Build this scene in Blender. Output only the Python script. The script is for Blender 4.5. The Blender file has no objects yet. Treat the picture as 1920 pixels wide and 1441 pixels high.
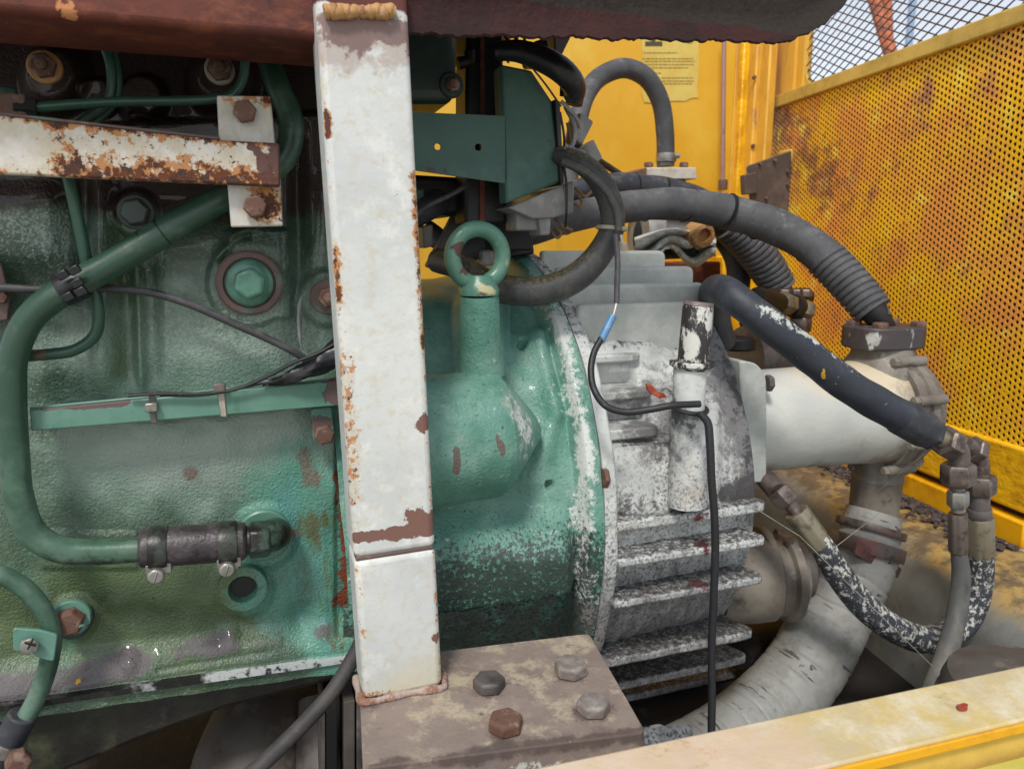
import bpy, bmesh, math, random
import numpy as np
from mathutils import Vector, Matrix

random.seed(7)
RNG = np.random.default_rng(11)
R = math.radians
SC = bpy.context.scene
COL = SC.collection

# ------------------------------------------------------------------ camera, world, sun, exposure
FPX = 1387.0                      # focal length in photo pixels (1920 wide)
YAW, PITCH = R(19.0), R(10.5)
CAM = Vector((0.0, 0.0, 1.5))
FW = Vector((math.sin(YAW) * math.cos(PITCH), math.cos(YAW) * math.cos(PITCH), -math.sin(PITCH)))
RT = Vector((math.cos(YAW), -math.sin(YAW), 0.0))
UP = RT.cross(FW)
cd = bpy.data.cameras.new('camera')
cam = bpy.data.objects.new('camera', cd)
COL.objects.link(cam)
cam.matrix_world = Matrix(((RT.x, UP.x, -FW.x, CAM.x), (RT.y, UP.y, -FW.y, CAM.y), (RT.z, UP.z, -FW.z, CAM.z), (0, 0, 0, 1)))
cd.sensor_width = 36.0
cd.lens = 36.0 * FPX / 1920.0
cd.clip_start = 0.01
cd.clip_end = 500.0
cd.dof.use_dof = True
cd.dof.focus_distance = 0.78
cd.dof.aperture_fstop = 9.0
SC.camera = cam

SUN_ELEV, SUN_AZ = R(54), R(212)      # azimuth measured from +Y towards +X: over the photographer's shoulder
w = bpy.data.worlds.new('World')
SC.world = w
w.use_nodes = True
wn = w.node_tree
wn.nodes.clear()
sky = wn.nodes.new('ShaderNodeTexSky')
sky.sky_type = 'NISHITA'
sky.sun_disc = False
sky.sun_elevation = SUN_ELEV
sky.sun_rotation = SUN_AZ
sky.air_density = 1.0
sky.dust_density = 1.0
sky.ozone_density = 1.0
hs = wn.nodes.new('ShaderNodeHueSaturation')      # an overcast sky: nearly colourless
hs.inputs['Saturation'].default_value = 0.35
bg = wn.nodes.new('ShaderNodeBackground')
bg.inputs['Strength'].default_value = 0.105
wo = wn.nodes.new('ShaderNodeOutputWorld')
wn.links.new(sky.outputs[0], hs.inputs['Color'])
wn.links.new(hs.outputs[0], bg.inputs['Color'])
wn.links.new(bg.outputs[0], wo.inputs['Surface'])
sd = bpy.data.lights.new('sun', 'SUN')
sd.energy = 1.5
sd.angle = R(10)
sd.color = (1.0, 0.96, 0.9)
sun = bpy.data.objects.new('sun', sd)
COL.objects.link(sun)
sdir = Vector((math.sin(SUN_AZ) * math.cos(SUN_ELEV), math.cos(SUN_AZ) * math.cos(SUN_ELEV), math.sin(SUN_ELEV)))
sun.rotation_euler = sdir.to_track_quat('Z', 'Y').to_euler()
sun.location = sdir * 5
SC.view_settings.view_transform = 'Standard'
SC.view_settings.look = 'None'
SC.view_settings.exposure = 0.82
SC.view_settings.gamma = 1.0
SC.view_settings.use_curve_mapping = False
SC.render.engine = 'CYCLES'
SC.cycles.use_denoising = True
SC.cycles.max_bounces = 8

# ------------------------------------------------------------------ from photo measurements to places in the yard
def ray(px, py):
    return FW + RT * ((px - 960.0) / FPX) + UP * ((720.5 - py) / FPX)
def Q(px, py, Y):
    d = ray(px, py); return CAM + d * (Y / d.y)
def QZ(px, py, Z):
    d = ray(px, py); return CAM + d * ((Z - CAM.z) / d.z)
def QX(px, py, X):
    d = ray(px, py); return CAM + d * (X / d.x)
def proj(X, Y, Z):
    x, y, z = X - CAM.x, Y - CAM.y, Z - CAM.z
    c = x * FW.x + y * FW.y + z * FW.z
    a = x * RT.x + y * RT.y + z * RT.z
    b = x * UP.x + y * UP.y + z * UP.z
    return 960 + FPX * a / c, 720.5 - FPX * b / c
def depth(p):
    return (Vector(p) - CAM).dot(FW)
def px2m(p, n):                      # n photo pixels at the distance of p, in metres
    return n * depth(p) / FPX
def ss(a, b, x):
    t = np.clip((x - a) / (b - a), 0, 1); return t * t * (3 - 2 * t)

# ------------------------------------------------------------------ materials
def lin(v):
    v = v / 255.0
    return v / 12.92 if v <= 0.04045 else ((v + 0.055) / 1.055) ** 2.4
def C(r, g, b, k=1.0):
    r, g, b = lin(r) * k * 0.8, lin(g) * k * 0.8, lin(b) * k * 0.8       # picked off the photo, brought to paint albedo
    l = 0.3 * r + 0.59 * g + 0.11 * b; q = 0.76 if (g > r * 1.15 and g > b) else 1.0 if r > b * 2.5 else 0.88
    return (l + (r - l) * q, l + (g - l) * q, l + (b - l) * q, 1.0)

class NT:
    def __init__(s, mat):
        mat.use_nodes = True
        s.t = mat.node_tree; s.t.nodes.clear()
        g = s.t.nodes.new('ShaderNodeNewGeometry'); s.pos = g.outputs['Position']
        s._uv = None
    def uv(s):
        if s._uv is None:
            s._uv = s.t.nodes.new('ShaderNodeTexCoord').outputs['UV']
        return s._uv
    def put(s, sock, v):
        if isinstance(v, bpy.types.NodeSocket): s.t.links.new(v, sock)
        else: sock.default_value = v
    def math(s, op, a, b=0.0, clamp=False, third=0.0):
        n = s.t.nodes.new('ShaderNodeMath'); n.operation = op; n.use_clamp = clamp
        s.put(n.inputs[0], a); s.put(n.inputs[1], b); n.inputs[2].default_value = third; return n.outputs[0]
    def vmath(s, op, a, b=(0, 0, 0), out=0):
        n = s.t.nodes.new('ShaderNodeVectorMath'); n.operation = op
        s.put(n.inputs[0], a)
        if op == 'SCALE': s.put(n.inputs['Scale'], b)
        elif op not in ('LENGTH', 'NORMALIZE'): s.put(n.inputs[1], b)
        return n.outputs['Value'] if op in ('LENGTH', 'DOT_PRODUCT', 'DISTANCE') else n.outputs[0]
    def mix(s, f, a, b):
        n = s.t.nodes.new('ShaderNodeMix'); n.data_type = 'RGBA'
        s.put(n.inputs[0], f); s.put(n.inputs[6], a); s.put(n.inputs[7], b); return n.outputs[2]
    def mixf(s, f, a, b):
        n = s.t.nodes.new('ShaderNodeMix'); n.data_type = 'FLOAT'
        s.put(n.inputs[0], f); s.put(n.inputs[2], a); s.put(n.inputs[3], b); return n.outputs[0]
    def step(s, v, a, b, lo=0.0, hi=1.0):
        n = s.t.nodes.new('ShaderNodeMapRange'); n.interpolation_type = 'SMOOTHSTEP'
        s.put(n.inputs[0], v); n.inputs[1].default_value = a; n.inputs[2].default_value = b
        n.inputs[3].default_value = lo; n.inputs[4].default_value = hi; return n.outputs[0]
    def noise(s, vec, scale, detail=4, rough=0.55, dist=0.0):
        n = s.t.nodes.new('ShaderNodeTexNoise'); s.put(n.inputs['Vector'], vec)
        n.inputs['Scale'].default_value = scale; n.inputs['Detail'].default_value = detail
        n.inputs['Roughness'].default_value = rough; n.inputs['Distortion'].default_value = dist
        return s.math('MULTIPLY_ADD', n.outputs[0], 0.62, third=0.19)
    def voro(s, vec, scale, rand=1.0):
        n = s.t.nodes.new('ShaderNodeTexVoronoi'); s.put(n.inputs['Vector'], vec)
        n.inputs['Scale'].default_value = scale; n.inputs['Randomness'].default_value = rand
        return n.outputs['Distance']
    def axis(s, i):
        n = s.t.nodes.new('ShaderNodeSeparateXYZ'); s.put(n.inputs[0], s.pos); return n.outputs[i]
    def mask(s, m):
        k = m[0]
        if k in 'xyz':                                   # ('z', from, to, gain): 0 at from, gain at to
            return s.math('MULTIPLY', s.step(s.axis('xyz'.index(k)), min(m[1], m[2]), max(m[1], m[2]),
                          *((0, 1) if m[2] > m[1] else (1, 0))), m[3])
        if k == 'sph':
            d = s.vmath('DISTANCE', s.pos, tuple(m[1]))
            return s.math('MULTIPLY', s.step(d, 0.0, m[2], 1, 0), m[3])
        if k == 'cap':
            a, b = Vector(m[1]), Vector(m[2]); ba = b - a
            pa = s.vmath('SUBTRACT', s.pos, tuple(a))
            h = s.math('DIVIDE', s.vmath('DOT_PRODUCT', pa, tuple(ba)), ba.dot(ba), True)
            q = s.vmath('SCALE', tuple(ba), h)
            d = s.vmath('DISTANCE', pa, q)
            return s.math('MULTIPLY', s.step(d, 0.0, m[3], 1, 0), m[4])
        if k == 'nup':                                   # dust that settles on faces turned up (an orientation, not a shadow)
            g = s.t.nodes.new('ShaderNodeNewGeometry'); n = s.t.nodes.new('ShaderNodeSeparateXYZ')
            s.t.links.new(g.outputs['True Normal'], n.inputs[0])
            return s.math('MULTIPLY', s.step(n.outputs[2], m[1], m[2]), m[3])

MATS = {}
def mat(name, base, layers=(), rough=0.5, metal=0.0, bump=(), bump_k=1.0, spec=0.5, coat=0.0):
    """layers: dicts col, s(cale), th, so(ft), d(etail), r(ough), m(etal), h(eight), amt, st(retch), mk(masks), k(ind n/v), uv"""
    m = bpy.data.materials.new(name); T = NT(m)
    col, ro, me, ht = base, rough, metal, None
    for L in layers:
        vec = T.uv() if L.get('uv') else T.pos
        st = L.get('st')
        if st: vec = T.vmath('MULTIPLY', vec, tuple(st))
        off = (random.random() * 9, random.random() * 9, random.random() * 9)
        vec = T.vmath('ADD', vec, off)
        if L.get('k') == 'v': v = T.math('SUBTRACT', 1.0, T.voro(vec, L['s']))
        else: v = T.noise(vec, L['s'], L.get('d', 6), L.get('ro', 0.66), L.get('di', 0.0))
        so = L.get('so', 0.03); th = L.get('th', 0.5)
        if L.get('loc'):                                  # a patch of its own: the masks, their edge eaten by the noise
            A_ = L.get('A', 1.8) * 1.7
            v = T.math('MULTIPLY_ADD', v, A_, third=-0.5 * A_)
        for q in L.get('mk', ()): v = T.math('ADD', v, T.mask(q))
        f = T.step(v, th - so, th + so)
        if L.get('amt', 1.0) != 1.0: f = T.math('MULTIPLY', f, L['amt'])
        col = T.mix(f, col, L['col'])
        if 'r' in L: ro = T.mixf(f, ro, L['r'])
        if 'm' in L: me = T.mixf(f, me, L['m'])
        if L.get('h'):
            hh = T.math('MULTIPLY', f, L['h']); ht = hh if ht is None else T.math('ADD', ht, hh)
    for b in bump:                                        # (scale, metres[, detail, stretch, uv])
        vec = T.uv() if len(b) > 4 and b[4] else T.pos
        if len(b) > 3 and b[3]: vec = T.vmath('MULTIPLY', vec, tuple(b[3]))
        hh = T.math('MULTIPLY', T.noise(vec, b[0], b[2] if len(b) > 2 else 3), b[1])
        ht = hh if ht is None else T.math('ADD', ht, hh)
    p = T.t.nodes.new('ShaderNodeBsdfPrincipled'); o = T.t.nodes.new('ShaderNodeOutputMaterial')
    T.put(p.inputs['Base Color'], col); T.put(p.inputs['Roughness'], ro); T.put(p.inputs['Metallic'], me)
    p.inputs['Specular IOR Level'].default_value = spec
    p.inputs['Coat Weight'].default_value = coat
    if ht is not None:
        bn = T.t.nodes.new('ShaderNodeBump'); bn.inputs['Strength'].default_value = bump_k
        bn.inputs['Distance'].default_value = 1.0
        T.put(bn.inputs['Height'], ht); T.t.links.new(bn.outputs[0], p.inputs['Normal'])
    T.t.links.new(p.outputs[0], o.inputs[0])
    MATS[name] = m
    return m

# ------------------------------------------------------------------ things, parts, mesh building
def thing(name, label, cat, loc=(0, 0, 0), group=None):
    o = bpy.data.objects.new(name, None); COL.objects.link(o)
    o.location = loc; o.empty_display_size = 0.02
    o['label'] = label; o['category'] = cat
    if group: o['group'] = group
    o['_w'] = list(loc)
    return o
def root_loc(o):
    while o.parent is not None: o = o.parent
    return Vector(o.location)
def tag(o, label, cat, group=None):
    o['label'] = label; o['category'] = cat
    if group: o['group'] = group
    return o

def spline(P, n):
    P = [np.array(p, float) for p in P]
    if len(P) == 2: return [P[0] + (P[1] - P[0]) * t for t in np.linspace(0, 1, n)]
    E = [2 * P[0] - P[1]] + P + [2 * P[-1] - P[-2]]
    out = []
    seg = len(P) - 1
    L = [max(np.linalg.norm(P[i + 1] - P[i]), 1e-6) for i in range(seg)]
    for i in range(seg):
        k = max(2, int(round(n * L[i] / sum(L))))
        p0, p1, p2, p3 = E[i:i + 4]
        t0 = 0; a = 0.5
        t1 = t0 + max(np.linalg.norm(p1 - p0), 1e-6) ** a
        t2 = t1 + max(np.linalg.norm(p2 - p1), 1e-6) ** a
        t3 = t2 + max(np.linalg.norm(p3 - p2), 1e-6) ** a
        for t in np.linspace(t1, t2, k, endpoint=False):
            A1 = (t1 - t) / (t1 - t0) * p0 + (t - t0) / (t1 - t0) * p1
            A2 = (t2 - t) / (t2 - t1) * p1 + (t - t1) / (t2 - t1) * p2
            A3 = (t3 - t) / (t3 - t2) * p2 + (t - t2) / (t3 - t2) * p3
            B1 = (t2 - t) / (t2 - t0) * A1 + (t - t0) / (t2 - t0) * A2
            B2 = (t3 - t) / (t3 - t1) * A2 + (t - t1) / (t3 - t1) * A3
            out.append((t2 - t) / (t2 - t1) * B1 + (t - t1) / (t2 - t1) * B2)
    out.append(P[-1])
    return out

def basis(axis):
    a = Vector(axis).normalized()
    u = a.cross(Vector((0, 0, 1)))
    if u.length < 1e-3: u = a.cross(Vector((1, 0, 0)))
    u.normalize(); v = a.cross(u)
    return a, u, v

class MB:
    def __init__(s): s.v = []; s.f = []; s.uv = {}
    def add(s, V, F, UVs=None):
        o = len(s.v); s.v += [tuple(x) for x in V]
        for i, f in enumerate(F):
            s.f.append(tuple(o + k for k in f))
            if UVs is not None: s.uv[len(s.f) - 1] = UVs[i]
        return s
    def prism(s, P, ext):                                  # outline P pushed along ext
        P = [Vector(p) for p in P]; e = Vector(ext); n = len(P)
        nrm = Vector((0, 0, 0))
        for i in range(n): nrm += P[i].cross(P[(i + 1) % n])
        if nrm.dot(e) > 0: P = P[::-1]
        V = P + [p + e for p in P]
        F = [tuple(range(n)), tuple(range(2 * n - 1, n - 1, -1))]
        F += [(i + n, (i + 1) % n + n, (i + 1) % n, i) for i in range(n)]
        return s.add(V, [tuple(reversed(f)) for f in F] if False else F)
    def box(s, c, sx, sy, sz, rz=0.0, rx=0.0, ry=0.0):
        M = Matrix.Rotation(rz, 3, 'Z') @ Matrix.Rotation(ry, 3, 'Y') @ Matrix.Rotation(rx, 3, 'X')
        c = Vector(c)
        V = [c + M @ Vector((x * sx / 2, y * sy / 2, z * sz / 2)) for x in (-1, 1) for y in (-1, 1) for z in (-1, 1)]
        return s.add(V, [(0, 1, 3, 2), (4, 6, 7, 5), (0, 4, 5, 1), (2, 3, 7, 6), (0, 2, 6, 4), (1, 5, 7, 3)])
    def tube(s, P, r, seg=14, n=None, caps=True, smooth=True, rf=None):
        """P points; r number or list per point; rf(length in m, angle) extra radius"""
        P = [np.array(p, float) for p in P]
        tot = sum(np.linalg.norm(P[i + 1] - P[i]) for i in range(len(P) - 1))
        if n is None: n = int(max(6, min(90, tot / 0.006)))
        if smooth and len(P) > 2: S = spline(P, n)
        else: S = spline(P[:2], n) if len(P) == 2 else P
        S = np.array(S); m = len(S)
        T = np.gradient(S, axis=0); T /= np.linalg.norm(T, axis=1)[:, None] + 1e-12
        acc = np.concatenate([[0], np.cumsum(np.linalg.norm(np.diff(S, axis=0), axis=1))])
        if isinstance(r, (int, float)): rr = np.full(m, float(r))
        else:
            key = np.linspace(0, 1, len(r)); 
            if len(r) == len(P):
                cum = np.concatenate([[0], np.cumsum([np.linalg.norm(P[i + 1] - P[i]) for i in range(len(P) - 1)])]); key = cum / cum[-1]
            rr = np.interp(acc / acc[-1], key, r)
        up = np.array([0.0, 0, 1]) if abs(T[0][2]) < 0.9 else np.array([1.0, 0, 0])
        u = np.cross(T[0], up); u /= np.linalg.norm(u)
        V = []
        for i in range(m):
            u = u - T[i] * np.dot(u, T[i]); u /= np.linalg.norm(u) + 1e-12
            v = np.cross(T[i], u)
            for k in range(seg):
                a = 2 * math.pi * k / seg
                q = rr[i] + (rf(acc[i], a) if rf else 0.0)
                V.append(S[i] + (u * math.cos(a) + v * math.sin(a)) * q)
        F, U = [], []
        for i in range(m - 1):
            for k in range(seg):
                k2 = (k + 1) % seg
                F.append((i * seg + k, i * seg + k2, (i + 1) * seg + k2, (i + 1) * seg + k))
                a0, a1 = k / seg, (k + 1) / seg
                U.append([(acc[i], a0), (acc[i], a1), (acc[i + 1], a1), (acc[i + 1], a0)])
        if caps:
            F.append(tuple(range(seg))[::-1]); U.append([(0, 0)] * seg)
            F.append(tuple((m - 1) * seg + k for k in range(seg))); U.append([(0, 0)] * seg)
        return s.add(V, F, U)
    def lathe(s, o, axis, prof, seg=28, a0=0.0, rf=None):       # prof: (along, radius)
        a, u, v = basis(axis); o = Vector(o); V, F = [], []
        m = len(prof)
        for (t, r) in prof:
            for k in range(seg):
                th = a0 + 2 * math.pi * k / seg
                q = r + (rf(t, th) if rf else 0)
                V.append(o + a * t + (u * math.cos(th) + v * math.sin(th)) * max(q, 1e-5))
        for i in range(m - 1):
            for k in range(seg):
                k2 = (k + 1) % seg
                F.append((i * seg + k, (i + 1) * seg + k, (i + 1) * seg + k2, i * seg + k2))
        F.append(tuple(range(seg))); F.append(tuple((m - 1) * seg + k for k in range(seg))[::-1])
        F = [tuple(reversed(f)) for f in F]
        return s.add(V, F)
    def hexa(s, o, axis, af, h, rot=0.0):                  # chamfered hexagon head
        r = af / 2 / math.cos(math.pi / 6)
        return s.lathe(o, axis, [(0, r), (h * 0.8, r), (h, r * 0.86)], 6, rot)
    def torus(s, o, axis, Rr, r, seg=36, ms=14):
        a, u, v = basis(axis); o = Vector(o); V, F = [], []
        for i in range(seg):
            t = 2 * math.pi * i / seg; d = u * math.cos(t) + v * math.sin(t)
            for k in range(ms):
                p = 2 * math.pi * k / ms
                V.append(o + d * (Rr + r * math.cos(p)) + a * r * math.sin(p))
        for i in range(seg):
            for k in range(ms):
                F.append((i * ms + k, ((i + 1) % seg) * ms + k, ((i + 1) % seg) * ms + (k + 1) % ms, i * ms + (k + 1) % ms))
        return s.add(V, F)
    def grid(s, G):                                        # G: array rows x cols x 3
        h, w_, _ = G.shape
        V = G.reshape(-1, 3)
        F = [(i * w_ + j, i * w_ + j + 1, (i + 1) * w_ + j + 1, (i + 1) * w_ + j) for i in range(h - 1) for j in range(w_ - 1)]
        return s.add(V, F)
    def build(s, name, m, parent=None, bevel=0.0, seg=2, ang=35, smooth=True, kind=None, label=None, fix=True):
        me = bpy.data.meshes.new(name)
        L = root_loc(parent) if parent is not None else Vector((0, 0, 0))
        V = np.array(s.v, float) - np.array(L)
        me.from_pydata([tuple(x) for x in V], [], s.f)
        if s.uv:
            ul = me.uv_layers.new(name='uv')
            arr = np.zeros(len(me.loops) * 2)
            for p in me.polygons:
                q = s.uv.get(p.index)
                if q is not None:
                    for k, li in enumerate(p.loop_indices):
                        arr[2 * li], arr[2 * li + 1] = q[k]
            ul.data.foreach_set('uv', arr)
        if fix:
            b = bmesh.new(); b.from_mesh(me); bmesh.ops.recalc_face_normals(b, faces=b.faces); b.to_mesh(me); b.free()
        me.materials.append(MATS[m] if isinstance(m, str) else m)
        if smooth:
            me.polygons.foreach_set('use_smooth', [True] * len(me.polygons))
            me.set_sharp_from_angle(angle=R(ang))
        o = bpy.data.objects.new(name, me); COL.objects.link(o)
        if parent is not None: o.parent = parent
        if bevel:
            q = o.modifiers.new('bevel', 'BEVEL'); q.width = bevel; q.segments = seg; q.limit_method = 'ANGLE'; q.angle_limit = R(40)
            q.harden_normals = False
        if kind: o['kind'] = kind
        if label: o['label'] = label
        return o

def poly(pts, Y): return [Q(x, y, Y) for x, y in pts]
def path(pts):    return [Q(x, y, Y) for x, y, Y in pts]
def tubepx(b, pts, wpx, **k):                              # a pipe given by its centre line in the photo and its width there
    P = path(pts)
    if isinstance(wpx, (int, float)): r = [px2m(p, wpx / 2) for p in P]; r = [sum(r) / len(r)] * len(r)
    else: r = [px2m(p, q / 2) for p, q in zip(P, wpx)]
    return b.tube(P, r, **k)
def rnd_poly(P, r, n=4):                                   # round the corners of a polygon
    out = []
    k = len(P)
    for i in range(k):
        p, a, b = Vector(P[i]), Vector(P[i - 1]), Vector(P[(i + 1) % k])
        ra = r[i] if isinstance(r, (list, tuple)) else r
        if ra <= 0: out.append(p); continue
        da, db = (a - p), (b - p)
        q = min(ra, da.length * 0.45, db.length * 0.45)
        A, Bb = p + da.normalized() * q, p + db.normalized() * q
        for t in np.linspace(0, 1, n + 1):
            out.append(A * (1 - t) ** 2 + p * 2 * t * (1 - t) + Bb * t * t)
    return out
def toward(p):                                             # unit vector from p to the open side (-Y)
    return Vector((0, -1, 0))
# ------------------------------------------------------------------ the materials of the place
BLK = C(22, 16, 14)
RUST = C(112, 62, 38); RUSTD = C(84, 58, 52); RUSTO = C(196, 122, 48); RUSTP = C(130, 100, 88)
def rust_layers(th, s=60, mk=(), loc=False, A=2.4):
    x = dict(loc=True, A=A) if loc else {}
    return [dict(col=C(214, 198, 160), s=s * 0.8, th=th - 0.10, so=0.06, d=8, ro=.72, mk=mk, amt=0.5, **x),
            dict(col=RUSTO, s=s, th=th, so=0.035, d=8, ro=.75, mk=mk, r=0.85, amt=0.85, **x),
            dict(col=RUST, s=s * 1.1, th=th + (0.16 if loc else 0.055), so=0.03, d=8, ro=.75, mk=mk, r=0.9, h=-0.0002, **x),
            dict(col=RUSTD, s=s * 1.2, th=th + (0.34 if loc else 0.10), so=0.03, d=8, ro=.72, mk=mk, r=0.85, h=-0.0003, **x)]

pz = lambda px, py, Y: tuple(Q(px, py, Y))
# white paint of the post: rust creeping in from both edges, a burnt top, streaks at the foot
mat('post_paint', C(228, 230, 225), [
    dict(col=C(212, 216, 213), s=9, th=0.5, so=0.12, d=6), dict(col=C(238, 239, 233), s=26, th=0.55, so=0.05, d=9, ro=.7, r=0.55),
    dict(col=C(226, 218, 180), s=14, loc=True, A=2.2, so=.3, d=8, mk=[('z', 1.17, 1.09, .6)], amt=0.8),
    dict(col=C(214, 196, 150), s=60, th=0.64, so=0.05, d=8, ro=.72, amt=.7),
    ] + rust_layers(0.65, 120) + rust_layers(0.62, 130, [('cap', pz(630, 480, .62), pz(676, 1280, .62), .020, .44), ('cap', pz(660, 700, .62), pz(680, 920, .62), .028, .20),
        ('cap', pz(778, 330, .62), pz(800, 640, .62), .012, .78), ('cap', pz(800, 640, .62), pz(830, 1280, .62), .010, .62), ('cap', pz(596, 20, .62), pz(632, 560, .62), .007, .5),
        ('cap', pz(612, 215, .62), pz(614, 250, .62), .008, .75), ('cap', pz(680, 1312, .62), pz(860, 1296, .62), .016, .7)], True) + [
    dict(col=C(176, 150, 138), s=40, loc=True, A=2.0, so=.16, d=9, ro=.7, mk=[('cap', pz(600, 84, .62), pz(780, 76, .62), .050, .62)], r=0.8, amt=.6),
    dict(col=C(128, 92, 86), s=45, loc=True, A=2.2, so=.10, d=9, ro=.7, mk=[('cap', pz(635, 56, .62), pz(775, 56, .62), .030, .8)], r=0.8, amt=.85),
    dict(col=C(104, 52, 46), s=30, loc=True, A=1.2, so=.06, mk=[('z', Q(680, 10, .62).z - .012, Q(680, 10, .62).z + .010, 1)], r=.75),
    dict(col=C(132, 96, 84), s=75, loc=True, A=2.4, so=.03, d=8, mk=[('cap', pz(770, 968, .62), pz(818, 972, .62), .015, .9), ('cap', pz(668, 1008, .62), pz(740, 1000, .62), .010, .95), ('cap', pz(740, 1000, .62), pz(826, 992, .62), .011, .95),
        ('sph', pz(796, 795, .62), .016, .95), ('sph', pz(818, 1195, .62), .010, .9)], r=0.8, h=-0.0003),
    dict(col=C(90, 84, 80), s=330, th=0.70, so=0.02, d=3, amt=0.8), dict(col=C(140, 112, 90), s=150, th=0.72, so=0.015, d=5),
    ], rough=0.42, bump=[(45, 0.0009, 4), (260, 0.0003, 3)])
mat('arm_paint', C(240, 234, 222), [dict(col=C(222, 208, 186), s=25, th=0.52, so=0.12)] + rust_layers(0.60, 85) + rust_layers(0.60, 100,
    [('cap', pz(-20, 330, .7), pz(520, 352, .7), .026, .56), ('cap', pz(200, 280, .7), pz(480, 320, .7), .05, .42), ('cap', pz(-20, 213, .7), pz(520, 266, .7), .010, .6), ('cap', pz(100, 250, .7), pz(130, 300, .7), .02, .45)], True, 3.0) + [
    dict(col=C(110, 72, 62), s=70, loc=True, A=2.2, so=.05, d=8, mk=[('cap', pz(515, 270, .7), pz(520, 340, .7), .018, .8), ('cap', pz(488, 300, .7), pz(496, 330, .7), .009, .95), ('cap', pz(470, 274, .7), pz(480, 282, .7), .008, .8)])],
    rough=0.5, bump=[(70, 0.0008, 4), (300, 0.0004, 3)])
mat('tab_paint', C(216, 216, 210), [dict(col=C(186, 182, 172), s=40, th=.53, so=.06, d=9, ro=.7)] + rust_layers(0.60, 110) + rust_layers(0.60, 100, [('sph', pz(459, 211, .71), .026, .5), ('sph', pz(478, 388, .71), .026, .45), ('cap', pz(405, 184, .72), pz(516, 184, .72), .014, .6), ('sph', pz(515, 395, .72), .034, .75), ('cap', pz(440, 352, .72), pz(520, 354, .72), .014, .6), ('sph', pz(500, 200, .72), .016, .6)], True), rough=0.5, bump=[(80, 0.0008, 4)])
mat('rusty_bolt', C(112, 80, 66), [dict(col=C(150, 122, 104), s=90, th=0.55, so=0.06, d=6), dict(col=C(78, 52, 46), s=120, th=0.58, so=0.04, d=6), dict(col=C(176, 112, 70), s=160, th=0.64, so=0.03)], rough=0.75, bump=[(220, 0.0006, 4)])
mat('pale_bolt', C(136, 124, 116), [dict(col=C(168, 158, 150), s=80, th=0.52, so=0.08, d=6), dict(col=C(140, 92, 62), s=110, th=0.6, so=0.04, d=6), dict(col=C(82, 66, 60), s=140, th=0.62, so=0.03)], rough=0.6, metal=0.15, bump=[(220, 0.0007, 4)])
mat('plate_rust', C(154, 136, 124), [
    dict(col=C(142, 124, 114), s=18, th=0.5, so=0.06, d=9, ro=.7), dict(col=C(190, 174, 146), s=30, th=0.54, so=0.05, d=9, ro=.72),
    dict(col=C(112, 92, 86), s=34, th=0.59, so=0.04, d=9, ro=.7), dict(col=C(204, 164, 112), s=90, th=0.62, so=0.04, d=8, ro=.7), dict(col=C(134, 122, 118), s=10, th=0.57, so=0.03, d=8, ro=.7),
    dict(col=C(84, 66, 62), s=40, loc=True, A=1.8, so=.2, mk=[('cap', pz(700, 1436, .53), pz(1210, 1376, .5), .022, .8)] + [('sph', tuple(QZ(x, y, 1.092)), .030, .85) for x, y in ((917, 1292), (1070, 1262), (948, 1368), (1112, 1334))], amt=.75),
    dict(col=C(70, 54, 50), s=260, th=0.64, so=0.04, d=5), dict(col=C(206, 206, 196), s=50, loc=True, A=2.5, so=.05, d=8, mk=[('z', 1.082, 1.066, .55)])],
    rough=0.72, bump=[(60, 0.0016, 6), (300, 0.0009, 5)])
mat('weld_metal', C(196, 148, 92), [dict(col=C(132, 88, 66), s=70, th=0.55, so=0.05), dict(col=C(220, 190, 150), s=120, th=0.6, so=0.04)], rough=0.6, bump=[(200, 0.0008, 3)])
mat('weld_pale', C(186, 164, 150), [dict(col=C(150, 106, 88), s=70, th=0.52, so=0.05), dict(col=C(214, 206, 190), s=90, th=0.6, so=0.04)], rough=0.7, bump=[(160, 0.0012, 4)])
mat('header_rust', C(116, 54, 34), [dict(col=C(88, 38, 26), s=8, th=0.5, so=0.12, d=8), dict(col=C(134, 72, 46), s=24, th=0.54, so=0.06, st=(1, 1, 2), d=9, ro=.7),
    dict(col=C(210, 140, 86), s=60, loc=True, A=2.4, so=.05, mk=[('sph', pz(135, 14, .64), .022, .75)]), dict(col=C(58, 30, 24), s=60, th=0.6, so=0.05, d=8, ro=.7)], rough=0.7, bump=[(60, 0.001, 4), (300, .0005, 4)])
mat('hood_rust', C(70, 30, 26), [dict(col=C(48, 22, 20), s=14, th=0.5, so=0.08, d=8, ro=.7),
    dict(col=C(56, 46, 38), s=16, loc=True, A=1.4, so=.12, d=8, st=(.5, 1, 2), mk=[('z', 1.695, 1.712, .9)]), dict(col=C(84, 72, 58), s=24, th=0.62, so=0.05, st=(.4, 1, 2), d=8, amt=0.6), dict(col=C(130, 66, 54), s=70, th=0.64, so=0.03, d=7), dict(col=C(40, 20, 20), s=90, th=.6, so=.05)], rough=0.8, bump=[(40, 0.002, 5), (200, 0.0016, 5)])
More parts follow.
